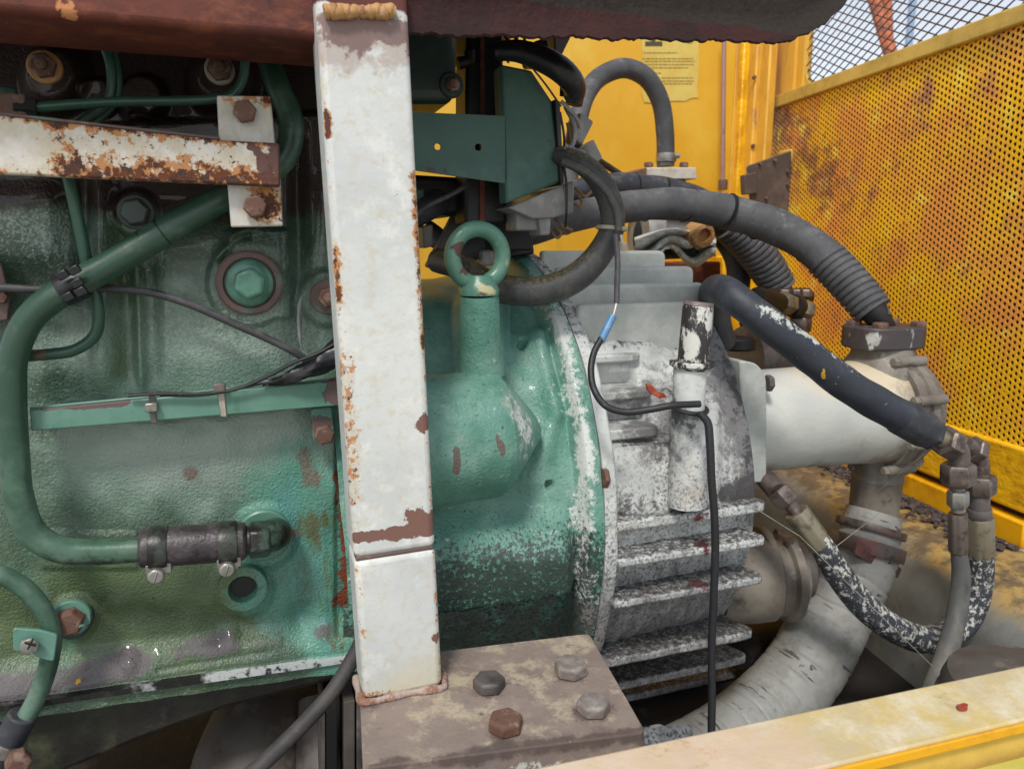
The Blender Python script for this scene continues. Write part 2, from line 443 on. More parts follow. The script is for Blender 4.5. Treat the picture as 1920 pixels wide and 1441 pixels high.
# green enamel over rough cast iron: dusty in the middle, sky sheen painted in pale higher up, olive oil film low down, turquoise and bare rust at the flywheel end
GD = C(44, 78, 62)
mat('block_green', C(86, 122, 92), [
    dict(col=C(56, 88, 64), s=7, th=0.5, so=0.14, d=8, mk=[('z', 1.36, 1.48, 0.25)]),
    dict(col=C(126, 158, 136), s=14, loc=True, A=2.0, so=.4, d=9, ro=.68, mk=[('cap', pz(200, 850, .79), pz(620, 860, .79), .14, .85), ('cap', pz(330, 620, .79), pz(540, 610, .79), .11, .75), ('cap', pz(90, 640, .79), pz(190, 650, .79), .06, .6), ('cap', pz(30, 400, .79), pz(110, 440, .79), .06, .55)], r=.42),  # dust along the middle; the higher patches are sky sheen put into the colour
    dict(col=C(160, 182, 168), s=300, loc=True, A=3.2, so=.3, d=5, ro=.7, mk=[('cap', pz(320, 650, .79), pz(520, 630, .79), .06, .5), ('cap', pz(90, 650, .79), pz(190, 660, .79), .035, .45), ('cap', pz(20, 400, .79), pz(110, 450, .79), .045, .5), ('cap', pz(400, 700, .79), pz(560, 690, .79), .04, .4)], amt=.8),  # fine pale grain: more of the sky sheen, painted into the colour
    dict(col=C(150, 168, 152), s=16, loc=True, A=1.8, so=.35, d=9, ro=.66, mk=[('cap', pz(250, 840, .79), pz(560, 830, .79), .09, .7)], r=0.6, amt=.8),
    dict(col=C(92, 116, 52), s=8, loc=True, A=1.8, so=.35, d=8, mk=[('cap', pz(0, 1180, .79), pz(420, 1130, .79), .13, .85), ('cap', pz(230, 400, .79), pz(230, 700, .79), .04, .6)], amt=.85),
    dict(col=C(66, 92, 44), s=14, loc=True, A=1.8, so=.3, d=8, mk=[('cap', pz(40, 1130, .79), pz(330, 1180, .79), .06, .6)], amt=.8),
    dict(col=C(78, 160, 134), s=14, loc=True, A=1.9, so=.25, d=8, ro=.68, mk=[('cap', pz(570, 900, .79), pz(620, 1200, .79), .09, .85), ('cap', pz(440, 1000, .79), pz(480, 1130, .79), .06, .55), ('cap', pz(100, 1260, .79), pz(60, 1060, .79), .05, .5)]),
    dict(col=C(78, 168, 160), s=60, loc=True, A=3.0, so=.12, d=9, ro=.75, st=(1, 1, .22), mk=[('cap', pz(556, 940, .79), pz(600, 1200, .79), .05, .52)], amt=.8),
    dict(col=C(104, 116, 66), s=30, loc=True, A=2.2, so=.12, d=8, st=(1, 1, .25), mk=[('cap', pz(605, 980, .79), pz(628, 1200, .79), .035, .62)]),
    dict(col=C(130, 104, 92), s=24, loc=True, A=2.0, so=.12, d=9, ro=.7, mk=[('cap', pz(470, 985, .79), pz(548, 1000, .79), .024, .65), ('cap', pz(565, 850, .79), pz(588, 900, .79), .020, .55), ('sph', pz(362, 885, .79), .018, .5)], amt=.8),
    dict(col=C(134, 66, 40), s=45, loc=True, A=2.0, so=.06, d=9, ro=.72, mk=[('cap', pz(650, 830, .79), pz(660, 1130, .79), .026, 1), ('cap', pz(640, 1130, .79), pz(690, 1130, .79), .024, .7)], r=0.85, h=-0.0003),
    dict(col=C(120, 80, 70), s=60, loc=True, A=1.6, so=.05, d=8, mk=[('cap', pz(500, 1140, .78), pz(545, 1118, .78), .013, .95)], r=0.7),
    dict(col=C(104, 94, 98), s=22, loc=True, A=2.2, so=.14, d=9, ro=.7, mk=[('cap', pz(-20, 1290, .775), pz(230, 1250, .775), .036, 1.0), ('cap', pz(230, 1245, .775), pz(420, 1208, .775), .030, 1.0), ('cap', pz(420, 1208, .775), pz(690, 1160, .775), .032, .95)], r=0.7, amt=.9),
    dict(col=C(196, 196, 196), s=110, loc=True, A=2.4, so=.2, d=9, ro=.75, mk=[('cap', pz(-20, 1268, .775), pz(250, 1214, .775), .013, .75), ('cap', pz(250, 1212, .775), pz(690, 1136, .775), .016, .75), ('cap', pz(-20, 1306, .775), pz(690, 1212, .775), .005, .7)], r=0.7, amt=.75),
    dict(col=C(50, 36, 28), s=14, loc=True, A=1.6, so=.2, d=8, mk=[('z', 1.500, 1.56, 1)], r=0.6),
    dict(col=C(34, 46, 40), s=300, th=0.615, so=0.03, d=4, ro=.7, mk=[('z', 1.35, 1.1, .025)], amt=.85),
    dict(col=C(44, 60, 48), s=70, th=0.64, so=0.05, d=8, ro=.7, amt=.6),
    dict(col=C(190, 196, 184), s=240, th=0.74, so=0.012, d=3, amt=0.7),
    ], rough=0.33, bump=[(380, 0.0026, 2), (90, 0.0009, 3)], coat=0.4)
mat('pan_green', C(66, 74, 44), [dict(col=C(40, 34, 30), s=8, th=0.48, so=0.1, mk=[('x', -.05, .08, .25)]), dict(col=C(84, 92, 48), s=20, th=0.58, so=0.08), dict(col=C(96, 86, 76), s=14, th=0.6, so=0.06), dict(col=C(26, 22, 20), s=90, th=0.6, so=0.05)], rough=0.5, bump=[(200, 0.0008, 4)])
mat('gasket', C(24, 24, 24), [dict(col=C(200, 206, 206), s=20, th=0.56, so=0.05, d=6, mk=[('x', -.1, -.02, .2), ('x', .06, .1, -.2)]), dict(col=C(50, 50, 48), s=120, th=0.55, so=0.05)], rough=0.3)  # the pale stretch is a highlight painted into the gasket colour
mat('pipe_green', C(54, 106, 76), [dict(col=C(40, 82, 60), s=10, th=0.5, so=0.12, mk=[('z', 1.3, 1.45, .2)]), dict(col=C(104, 142, 120), s=14, th=0.58, so=0.1, mk=[('z', 1.38, 1.2, .1)]),
    dict(col=C(104, 112, 78), s=25, th=0.62, so=0.07), dict(col=C(104, 72, 60), s=60, th=0.66, so=0.03, d=7, mk=[('z', 1.3, 1.14, .03)]), dict(col=C(56, 46, 40), s=60, loc=True, A=2.2, so=.25, d=9, ro=.72, mk=[('cap', pz(90, 1050, .74), pz(270, 1052, .74), .022, .8), ('cap', pz(180, 1010, .74), pz(270, 1006, .74), .010, .7), ('cap', pz(2, 850, .74), pz(40, 1000, .74), .012, .55)], amt=.8), dict(col=C(34, 34, 30), s=300, th=0.64, so=0.03, d=4, mk=[('z', 1.25, 1.12, .04)])], rough=0.36, bump=[(90, 0.0005, 4), (400, 0.0002, 2)])
mat('line_green', C(40, 104, 76), [dict(col=C(34, 78, 60), s=12, th=0.5, so=0.1), dict(col=C(118, 82, 64), s=60, th=0.66, so=0.03, mk=[('sph', pz(120, 665, .77), .05, .13), ('sph', pz(350, 190, .75), .03, .1)])], rough=0.35, bump=[(120, 0.0004, 3)])
mat('strip_green', C(84, 148, 124), [dict(col=C(104, 160, 140), s=14, th=0.53, so=0.1), dict(col=C(60, 122, 100), s=30, th=0.6, so=0.08),
    dict(col=C(110, 88, 84), s=24, th=0.62, so=0.008, d=7, mk=[('cap', pz(80, 764, .75), pz(235, 752, .75), .009, .28), ('cap', pz(235, 790, .75), pz(640, 765, .75), .0015, .12), ('sph', pz(636, 735, .75), .028, .26), ('cap', pz(560, 716, .75), pz(640, 708, .75), .006, .2), ('sph', pz(606, 800, .76), .024, .2)], r=0.7, h=-0.0006),
    dict(col=C(34, 40, 36), s=280, th=0.68, so=0.02, d=3)], rough=0.38, bump=[(60, 0.0006, 4)])
mat('turq_gloss', C(84, 156, 130), [dict(col=C(58, 120, 98), s=30, th=0.52, so=0.08), dict(col=C(124, 96, 84), s=50, th=0.66, so=0.03)], rough=0.25, bump=[(120, 0.0006, 4)])
mat('dark_green', C(66, 84, 74), [dict(col=C(44, 60, 52), s=40, th=0.52, so=0.08), dict(col=C(112, 108, 100), s=60, th=0.62, so=0.05), dict(col=C(88, 66, 56), s=80, th=0.66, so=0.04)], rough=0.45, bump=[(160, 0.0006, 4)])
mat('rim_rust', C(110, 86, 80), [dict(col=C(84, 124, 104), s=40, th=0.56, so=0.05), dict(col=C(146, 116, 96), s=60, th=0.6, so=0.05)], rough=0.6, bump=[(160, 0.0008, 4)])
# bell housing: turquoise enamel with white overspray towards the gearbox flange and bare brown patches
mat('bell_green', C(80, 158, 134), [
    dict(col=C(58, 134, 112), s=10, th=0.5, so=0.12, d=8), dict(col=C(122, 178, 158), s=14, th=0.54, so=0.10, d=9, ro=.68),
    dict(col=C(176, 172, 160), s=26, loc=True, A=2.2, so=.3, d=9, ro=.7, mk=[('cap', pz(815, 690, .69), pz(930, 686, .69), .045, .8), ('cap', pz(930, 690, .69), pz(1005, 785, .69), .03, .85)], r=0.75, amt=.85),
    dict(col=C(146, 120, 104), s=24, loc=True, A=2.0, so=.2, d=8, mk=[('sph', pz(1035, 895, .71), .04, .8), ('sph', pz(1030, 960, .71), .03, .75), ('sph', pz(1010, 770, .72), .03, .6), ('cap', pz(860, 975, .69), pz(1060, 985, .7), .014, .65)], amt=.8),
    dict(col=C(226, 228, 222), s=90, loc=True, A=2.6, so=.18, d=9, ro=.75, mk=[('cap', pz(1045, 600, .80), pz(1092, 850, .72), .030, .72), ('cap', pz(1092, 850, .72), pz(1100, 1180, .72), .030, .66), ('cap', pz(975, 690, .70), pz(1005, 830, .69), .040, .6), ('cap', pz(840, 1010, .70), pz(1060, 990, .7), .030, .45), ('cap', pz(960, 610, .76), pz(985, 700, .74), .026, .6), ('cap', pz(980, 480, .9), pz(1060, 600, .8), .04, .7)], r=0.7, amt=.9),
    dict(col=C(110, 98, 90), s=60, loc=True, A=1.6, so=.04, d=7, mk=[('cap', pz(852, 712, .685), pz(885, 728, .685), .020, .9), ('sph', pz(820, 752, .68), .007, .9), ('cap', pz(930, 790, .675), pz(943, 850, .675), .009, .9), ('cap', pz(856, 845, .675), pz(858, 890, .675), .0085, .95)], r=0.6),
    dict(col=C(90, 62, 54), s=60, loc=True, A=1.0, so=.06, mk=[('sph', pz(978, 650, .735), .011, 1), ('sph', pz(1030, 908, .70), .010, 1), ('sph', pz(1030, 618, .78), .012, .8)]),
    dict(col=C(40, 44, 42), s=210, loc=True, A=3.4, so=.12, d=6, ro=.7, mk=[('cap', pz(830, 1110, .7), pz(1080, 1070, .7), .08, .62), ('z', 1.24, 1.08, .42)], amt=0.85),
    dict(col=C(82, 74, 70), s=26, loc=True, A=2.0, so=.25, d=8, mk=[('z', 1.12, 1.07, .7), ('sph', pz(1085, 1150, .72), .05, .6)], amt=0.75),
    dict(col=C(28, 40, 36), s=280, th=0.655, so=0.02, d=4, amt=.9), dict(col=C(50, 110, 92), s=120, th=.62, so=.05, d=6, amt=.7),
    ], rough=0.4, bump=[(300, 0.0020, 3), (70, 0.0008, 3)], coat=.1)
mat('eye_green', C(70, 136, 112), [dict(col=C(98, 152, 130), s=20, th=0.54, so=0.08), dict(col=C(96, 70, 62), s=90, loc=True, A=2.4, so=.05, d=8, mk=[('sph', pz(862, 470, .735), .020, .72), ('sph', pz(866, 508, .735), .012, .75), ('sph', pz(900, 545, .725), .014, .7), ('sph', pz(952, 462, .735), .008, .8), ('sph', pz(925, 425, .735), .012, .55)], r=0.7), dict(col=C(198, 188, 140), s=45, th=0.62, so=0.05, mk=[('cap', pz(905, 540, .72), pz(935, 545, .72), .01, .22)])], rough=0.35, bump=[(140, 0.0008, 4)])
# gearbox: pale grey enamel, black oil mist speckle growing downwards and round the dipstick, old red primer showing
def gear_layers(speck):
    return [
    dict(col=C(194, 198, 192), s=10, th=0.5, so=0.12, d=8), dict(col=C(224, 226, 221), s=40, th=0.55, so=0.06, d=8),
    dict(col=C(160, 160, 158), s=30, loc=True, A=2.2, so=.3, d=8, ro=.7, mk=[('z', 1.26, 1.02, .75)], amt=.8),
    dict(col=C(196, 182, 160), s=18, th=0.58, so=0.06, d=9, ro=.7, amt=0.7),
    dict(col=C(184, 140, 88), s=80, loc=True, A=2.6, so=.1, d=8, mk=[('cap', pz(1050, 575, .8), pz(1110, 572, .8), .02, .6), ('cap', pz(1095, 690, .73), pz(1205, 684, .73), .006, .6), ('cap', pz(1115, 815, .72), pz(1160, 812, .72), .012, .55)], r=0.8, amt=.8),
    dict(col=C(104, 100, 102), s=60, loc=True, A=2.6, so=.3, d=9, ro=.75, mk=[('cap', pz(1250, 680, .75), pz(1225, 800, .74), .085, .95), ('cap', pz(1370, 640, .80), pz(1425, 900, .76), .11, 1.15), ('cap', pz(1060, 640, .77), pz(1110, 780, .72), .02, .5)], amt=.85),
    dict(col=C(50, 47, 49), s=80, loc=True, A=3.0, so=.2, d=9, ro=.75, mk=[('cap', pz(1225, 740, .73), pz(1275, 765, .70), .045, .8), ('cap', pz(1390, 700, .80), pz(1425, 890, .76), .07, .8), ('cap', pz(1140, 738, .72), pz(1230, 750, .72), .009, .7)], amt=.85),
    dict(col=C(152, 128, 118), s=60, loc=True, A=2.4, so=.25, d=9, ro=.75, mk=[('cap', pz(1040, 560, .82), pz(1095, 760, .74), .016, .7), ('cap', pz(1095, 760, .74), pz(1122, 1000, .715), .014, .72)], amt=.75),
    dict(col=C(92, 88, 88), s=40, loc=True, A=2.6, so=.3, d=9, ro=.75, st=(1.6, 1, .5), mk=[('z', 1.25, 1.0, .55)], amt=.6),
    dict(col=C(132, 44, 42), s=60, loc=True, A=2.6, so=.06, d=8, ro=.7, mk=[('cap', pz(1312, 975, .71), pz(1310, 1090, .71), .026, .75), ('cap', pz(1190, 910, .72), pz(1235, 895, .72), .011, .8), ('cap', pz(1102, 845, .71), pz(1108, 960, .71), .012, .62), ('cap', pz(1112, 1000, .71), pz(1116, 1190, .72), .008, .55), ('cap', pz(1190, 1110, .71), pz(1290, 1090, .71), .010, .5)], r=0.7),
    dict(col=C(64, 60, 60), s=260, th=0.655 - speck, so=0.05, d=7, ro=.78, di=.5, amt=.85, mk=[('z', 1.34, 1.16, .085), ('cap', pz(1240, 640, .75), pz(1290, 900, .72), .06, .08)], r=0.6, h=-0.0002),
    dict(col=C(48, 44, 45), s=150, th=0.655 - speck, so=0.045, d=9, ro=.8, amt=.9, mk=[('nup', .35, .9, .105), ('z', 1.28, 1.1, .02)], r=0.6, h=-0.0002),
    dict(col=C(70, 66, 68), s=60, loc=True, A=2.6, so=.2, d=9, ro=.75, mk=[('cap', pz(1140, 945, .74), pz(1440, 915, .74), .036, .95)], amt=.9),
    ]
mat('gear_white', C(218, 221, 217), gear_layers(-0.025), rough=0.5, bump=[(190, 0.0008, 5), (40, 0.001, 3)])
mat('gear_speck', C(220, 222, 218), gear_layers(0.042), rough=0.5, bump=[(190, 0.001, 5), (40, 0.0012, 3)])
mat('fin_white', C(214, 217, 208), [dict(col=C(182, 187, 180), s=16, th=0.5, so=0.1), dict(col=C(186, 172, 148), s=40, th=0.64, so=0.05), dict(col=C(178, 128, 84), s=60, th=0.64, so=0.03, d=7, mk=[('cap', pz(1055, 569, .8), pz(1300, 562, .8), .004, .08), ('cap', pz(1160, 468, .93), pz(1240, 468, .93), .004, .08)]), dict(col=C(60, 56, 54), s=240, th=0.71, so=0.02, d=3)], rough=0.5, bump=[(170, 0.0013, 4)])
mat('dip_worn', C(52, 47, 48), [dict(col=C(216, 216, 206), s=55, th=0.505, so=0.015, d=8, ro=.7, st=(1, 1, .5), mk=[('x', .452, .476, -.09)], r=0.5, h=0.0002), dict(col=C(28, 26, 27), s=140, th=0.62, so=0.03)], rough=0.45, bump=[(120, 0.0005, 4)])
mat('dip_top', C(150, 130, 126), [dict(col=C(112, 98, 98), s=60, th=0.52, so=0.06), dict(col=C(196, 170, 150), s=90, th=0.6, so=0.05)], rough=0.45, metal=0.3)
mat('cooler_white', C(216, 217, 208), [dict(col=C(200, 202, 194), s=12, th=.5, so=.1, d=8), dict(col=C(224, 204, 164), s=12, loc=True, A=2.0, so=.3, d=9, ro=.7, mk=[('cap', pz(1580, 690, .86), pz(1720, 720, .86), .13, .8), ('nup', .2, .95, .35)], amt=.85), dict(col=C(162, 142, 116), s=24, loc=True, A=2.0, so=.3, d=9, ro=.7, mk=[('x', .82, .93, .6), ('z', 1.23, 1.19, .3)], amt=.85),
    dict(col=C(122, 92, 64), s=80, th=0.645, so=0.03, d=7), dict(col=C(70, 60, 52), s=140, th=0.67, so=0.02, d=5), dict(col=C(120, 108, 92), s=40, th=0.62, so=0.05, d=9, ro=.7, mk=[('x', .84, .93, .06)], amt=.8), dict(col=C(110, 104, 96), s=20, th=.64, so=.01, d=7, st=(6, 1, .6), amt=.6)], rough=0.45, bump=[(150, 0.0009, 4), (30, 0.001, 2)])
mat('dirty_cast', C(140, 132, 118), [dict(col=C(60, 52, 46), s=60, th=.6, so=.05, d=8, ro=.72), dict(col=C(112, 100, 88), s=14, th=0.52, so=0.09, d=7), dict(col=C(72, 60, 54), s=24, th=0.60, so=0.06, d=7), dict(col=C(206, 204, 194), s=30, th=0.62, so=0.06)], rough=0.55, bump=[(90, 0.001, 4)])
mat('clamp_brown', C(104, 94, 86), [dict(col=C(126, 78, 70), s=26, th=0.56, so=0.06), dict(col=C(60, 54, 50), s=40, th=0.56, so=0.06), dict(col=C(160, 152, 140), s=60, th=0.64, so=0.04)], rough=0.5, metal=0.3, bump=[(140, 0.0006, 4)])
mat('red_lug', C(116, 76, 70), [dict(col=C(84, 60, 58), s=40, th=0.55, so=0.05)], rough=0.6)
mat('old_grey_metal', C(110, 102, 98), [dict(col=C(76, 68, 66), s=20, th=0.53, so=0.07), dict(col=C(150, 142, 128), s=30, th=0.6, so=0.05), dict(col=C(106, 72, 56), s=50, th=0.64, so=0.04)], rough=0.55, metal=0.2, bump=[(120, 0.0008, 4)])
mat('dark_clamp', C(74, 66, 66), [dict(col=C(196, 196, 188), s=40, th=0.58, so=0.03, d=7, st=(1, 1, .5), mk=[('cap', pz(1610, 630, .84), pz(1675, 635, .84), .014, .13)]), dict(col=C(98, 74, 74), s=40, th=0.56, so=0.06)], rough=0.5, bump=[(110, 0.0008, 4)])
mat('nut_steel', C(126, 112, 104), [dict(col=C(84, 70, 66), s=50, th=0.54, so=0.06), dict(col=C(166, 150, 128), s=70, th=0.6, so=0.05), dict(col=C(60, 48, 46), s=120, th=0.62, so=0.04)], rough=0.38, metal=0.55, bump=[(200, 0.0004, 3)])
mat('brass_dull', C(156, 146, 120), [dict(col=C(112, 100, 84), s=60, th=0.55, so=0.06)], rough=0.35, metal=0.5)
# rubber
mat('rubber_grey', C(92, 92, 95), [dict(col=C(134, 130, 122), s=60, th=.585, so=.08, d=9, ro=.75, mk=[('nup', .1, .95, .07)], amt=.6), dict(col=C(72, 72, 75), s=16, th=0.5, so=0.1, d=6), dict(col=C(124, 126, 128), s=40, th=0.6, so=0.06, d=7, mk=[('nup', .3, 1, .03)]), dict(col=C(52, 52, 54), s=60, th=0.62, so=0.04), dict(col=C(150, 150, 146), s=70, th=0.66, so=0.03, d=7, mk=[('sph', pz(1540, 480, .95), .04, .1)])], rough=0.72, bump=[(120, 0.0008, 4), (500, 0.0003, 2)])
mat('rubber_dark', C(58, 62, 70), [dict(col=C(134, 130, 122), s=60, th=.585, so=.08, d=9, ro=.75, mk=[('nup', .1, .95, .07)], amt=.6), dict(col=C(44, 46, 52), s=20, th=0.5, so=0.1), dict(col=C(88, 92, 100), s=40, th=0.62, so=0.06)], rough=0.6, bump=[(200, 0.0005, 4)])
mat('rubber_worn', C(46, 51, 62), [dict(col=C(104, 106, 108), s=110, th=.62, so=.05, d=9, ro=.75, mk=[('nup', .1, .95, .05)], amt=.6), dict(col=C(66, 70, 80), s=30, th=0.55, so=0.08), dict(col=C(200, 204, 194), s=140, loc=True, A=2.6, so=.06, d=9, ro=.75, mk=[('cap', pz(1430, 575, .695), pz(1520, 640, .69), .014, .66), ('cap', pz(1520, 640, .69), pz(1600, 700, .68), .011, .55), ('sph', pz(1350, 535, .77), .025, .45)]), dict(col=C(214, 168, 50), s=120, th=0.62, so=0.015, mk=[('cap', pz(1543, 690, .68), pz(1545, 715, .68), .004, .4)])], rough=0.55, bump=[(300, 0.0004, 4)])
mat('rubber_speck', C(54, 57, 66), [dict(col=C(206, 206, 196), s=125, th=0.54, so=0.02, d=7, ro=.75, di=0.3, mk=[('sph', pz(1838, 1060, .74), .03, -.1), ('nup', -.5, .8, .03), ('sph', pz(1690, 1215, .72), .03, -.06)], r=0.7, h=0.0003), dict(col=C(120, 120, 116), s=60, th=0.6, so=0.05)], rough=0.6, bump=[(250, 0.0004, 3)])
mat('rubber_dusty', C(92, 92, 90), [dict(col=C(122, 118, 104), s=24, th=0.5, so=0.08, st=(1, 1, .4)), dict(col=C(64, 68, 76), s=40, th=0.58, so=0.05, st=(1, 1, .3)), dict(col=C(152, 120, 70), s=60, th=0.68, so=0.04, mk=[('sph', pz(1765, 1255, .7), .02, .2)])], rough=0.65, bump=[(200, 0.0006, 3)])
mat('rubber_mossy', C(64, 64, 66), [dict(col=C(92, 90, 86), s=40, th=0.52, so=0.08, d=8, ro=.7), dict(col=C(150, 136, 72), s=260, th=0.655, so=0.05, d=7, ro=.78, mk=[('nup', -.1, .95, .10), ('z', 1.42, 1.48, .05)], amt=0.8, r=0.9), dict(col=C(36, 36, 38), s=300, th=0.6, so=0.04, d=5)], rough=0.5, bump=[(350, 0.0008, 4)])
mat('rubber_painted', C(158, 159, 154), [dict(col=C(140, 138, 132), s=12, th=0.52, so=0.1), dict(col=C(62, 60, 60), s=26, th=0.70, so=0.012, d=6, di=1.0, mk=[('cap', pz(1500, 1240, .80), pz(1570, 1285, .80), .022, .22), ('sph', pz(1400, 1330, .78), .02, .12)], h=-0.0004),
    dict(col=C(70, 68, 66), s=9, th=0.588, so=0.014, d=6, st=(9, .6, 1), uv=True, h=-0.0006), dict(col=C(84, 78, 72), s=5, th=0.615, so=0.02, d=8, ro=.7, st=(9, 1.5, 1), uv=True), dict(col=C(128, 122, 110), s=40, th=.54, so=.08, d=9, ro=.75, amt=.7), dict(col=C(120, 112, 98), s=22, th=0.6, so=0.06)], rough=0.6, bump=[(120, 0.0008, 4)])
mat('rubber_oily', C(60, 52, 54), [dict(col=C(96, 86, 88), s=40, th=0.53, so=0.08, d=8, ro=.7), dict(col=C(34, 32, 32), s=80, th=0.56, so=0.06, d=8)], rough=0.4, bump=[(240, 0.0014, 5)])
mat('elbow_oily', C(62, 92, 74), [dict(col=C(34, 30, 28), s=26, th=0.48, so=0.04, d=7), dict(col=C(150, 118, 84), s=60, th=0.66, so=0.03)], rough=0.38, bump=[(160, 0.001, 4)])
mat('clamp_oily', C(74, 82, 72), [dict(col=C(44, 42, 40), s=50, th=0.5, so=0.06), dict(col=C(122, 130, 116), s=90, th=0.62, so=0.05)], rough=0.4, metal=0.35, bump=[(250, 0.0006, 3)])
mat('steel', C(170, 166, 158), [dict(col=C(120, 112, 104), s=60, th=0.55, so=0.08)], rough=0.35, metal=0.6)
mat('black_plastic', C(30, 30, 33), [dict(col=C(60, 60, 62), s=60, th=0.62, so=0.05)], rough=0.38)
mat('black_tape', C(34, 34, 38), [dict(col=C(70, 70, 76), s=30, th=0.6, so=0.07)], rough=0.32, bump=[(60, 0.002, 3)])
mat('cable_grey', C(66, 64, 68), [dict(col=C(134, 130, 122), s=60, th=.585, so=.08, d=9, ro=.75, mk=[('nup', .1, .95, .07)], amt=.6), dict(col=C(92, 88, 92), s=30, th=0.55, so=0.07)], rough=0.5, bump=[(250, 0.0004, 3)])
mat('cable_dusty', C(78, 74, 72), [dict(col=C(58, 55, 56), s=30, th=0.5, so=0.08), dict(col=C(108, 102, 98), s=120, th=0.62, so=0.05)], rough=0.65, bump=[(250, 0.0006, 3)])
mat('cable_black', C(36, 36, 40), [dict(col=C(84, 84, 88), s=150, th=0.6, so=0.04), dict(col=C(130, 126, 124), s=70, th=0.66, so=0.04)], rough=0.5, bump=[(300, 0.0005, 3)])
mat('blue_plastic', C(86, 146, 196), [dict(col=C(120, 170, 208), s=60, th=0.58, so=0.06), dict(col=C(60, 96, 130), s=80, th=0.62, so=0.04)], rough=0.4)
mat('copper_wire', C(196, 190, 178), [], rough=0.4, metal=0.4)
mat('tie_cream', C(190, 180, 158), [dict(col=C(150, 138, 116), s=60, th=0.55, so=0.07)], rough=0.5)
mat('tie_brown', C(104, 92, 86), [dict(col=C(132, 118, 108), s=60, th=0.55, so=0.07)], rough=0.5)
mat('wire_tan', C(150, 120, 84), [], rough=0.5)
mat('box_green', C(60, 112, 98), [dict(col=C(48, 96, 84), s=8, th=0.5, so=0.1), dict(col=C(78, 132, 114), s=16, th=0.58, so=0.1, mk=[('z', 1.55, 1.48, .05)]), dict(col=C(88, 60, 54), s=50, th=0.62, so=0.02, d=7, mk=[('cap', pz(780, 315, .8), pz(860, 325, .8), .008, .2), ('cap', pz(955, 330, .78), pz(960, 390, .78), .008, .16), ('cap', pz(960, 385, .78), pz(1050, 352, .78), .005, .12)]), dict(col=C(150, 166, 156), s=200, th=0.68, so=0.03, d=3), dict(col=C(28, 40, 36), s=120, th=0.68, so=0.02)], rough=0.5, bump=[(200, 0.0003, 3)])
mat('head_green', C(48, 78, 68), [dict(col=C(36, 58, 52), s=10, th=0.5, so=0.1), dict(col=C(80, 70, 60), s=30, th=0.64, so=0.04)], rough=0.45, bump=[(250, 0.0006, 3)])
mat('black_metal', C(26, 24, 24), [dict(col=C(52, 44, 40), s=30, th=0.58, so=0.06)], rough=0.5, bump=[(120, 0.0006, 3)])
mat('grime_black', C(34, 30, 28), [dict(col=C(58, 52, 46), s=18, th=0.55, so=0.07), dict(col=C(92, 80, 64), s=60, th=0.68, so=0.03)], rough=0.7, bump=[(60, 0.002, 4)])
mat('relay_grey', C(150, 148, 146), [dict(col=C(186, 184, 180), s=30, th=0.55, so=0.08), dict(col=C(70, 66, 64), s=40, th=0.6, so=0.04)], rough=0.45)
mat('module_brown', C(98, 86, 82), [dict(col=C(120, 108, 100), s=18, th=0.54, so=0.08), dict(col=C(56, 46, 44), s=60, th=0.66, so=0.02)], rough=0.55, metal=0.2)
# yellow enamel
mat('wall_yellow', C(246, 190, 50), [dict(col=C(238, 176, 34), s=3, th=0.5, so=0.14), dict(col=C(248, 202, 72), s=6, th=0.56, so=0.1), dict(col=C(206, 150, 36), s=10, th=0.62, so=0.08, st=(1, 1, .35)), dict(col=C(140, 104, 50), s=60, th=0.69, so=0.04, d=6)], rough=0.45, bump=[(40, 0.0008, 3)])
mat('post_yellow', C(226, 172, 62, 1.25), [dict(col=C(196, 138, 60), s=10, th=0.54, so=0.08, st=(1, 1, .3)), dict(col=C(170, 122, 92), s=24, th=0.6, so=0.05, d=6, st=(1, 1, .4)), dict(col=C(108, 78, 54), s=60, th=0.66, so=0.03)], rough=0.45, bump=[(60, 0.0008, 4)])
mat('mesh_yellow', C(255, 196, 36, 1.2), [dict(col=C(236, 156, 72, 1.2), s=6.0, th=0.503, so=0.06, d=8, ro=.7), dict(col=C(150, 100, 84), s=20, loc=True, A=2.2, so=.25, d=8, ro=.7, mk=[('cap', pz(1445, 240, 1.70), pz(1560, 330, 1.45), .16, .6), ('cap', pz(1600, 420, 1.35), pz(1700, 300, 1.2), .07, .5)], amt=.8), dict(col=C(184, 122, 96, 1.1), s=9, th=0.575, so=0.05, d=9, ro=.72), dict(col=C(128, 76, 62), s=24, th=0.61, so=0.04, d=9, ro=.7), dict(col=C(255, 222, 84, 1.25), s=14, th=0.58, so=0.05, d=8), dict(col=C(110, 62, 46), s=70, th=0.63, so=0.04, d=7), dict(col=C(250, 196, 30, 1.25), s=14, loc=True, A=1.6, so=.2, mk=[('z', 1.30, 1.15, .75)], amt=.8)], rough=0.4, bump=[(160, 0.0012, 3)])
mat('rail_yellow', C(214, 178, 88, 1.25), [dict(col=C(196, 162, 72), s=12, th=0.52, so=0.1), dict(col=C(150, 116, 70), s=30, th=0.62, so=0.05), dict(col=C(100, 84, 56), s=60, th=0.64, so=0.03)], rough=0.5, bump=[(80, 0.0008, 4)])
mat('skirt_yellow', C(240, 186, 30, 1.25), [dict(col=C(226, 160, 22), s=14, th=0.54, so=0.08), dict(col=C(150, 96, 30), s=50, th=0.67, so=0.03)], rough=0.28, bump=[(35, 0.006, 4, (1, 1, 1.6)), (120, 0.0015, 3)])
mat('sill_yellow', C(238, 176, 18, 1.25), [dict(col=C(222, 150, 12), s=14, th=0.54, so=0.08), dict(col=C(122, 82, 30), s=40, th=0.66, so=0.03), dict(col=C(56, 44, 36), s=60, th=0.71, so=0.02)], rough=0.35, bump=[(80, 0.0006, 3)])
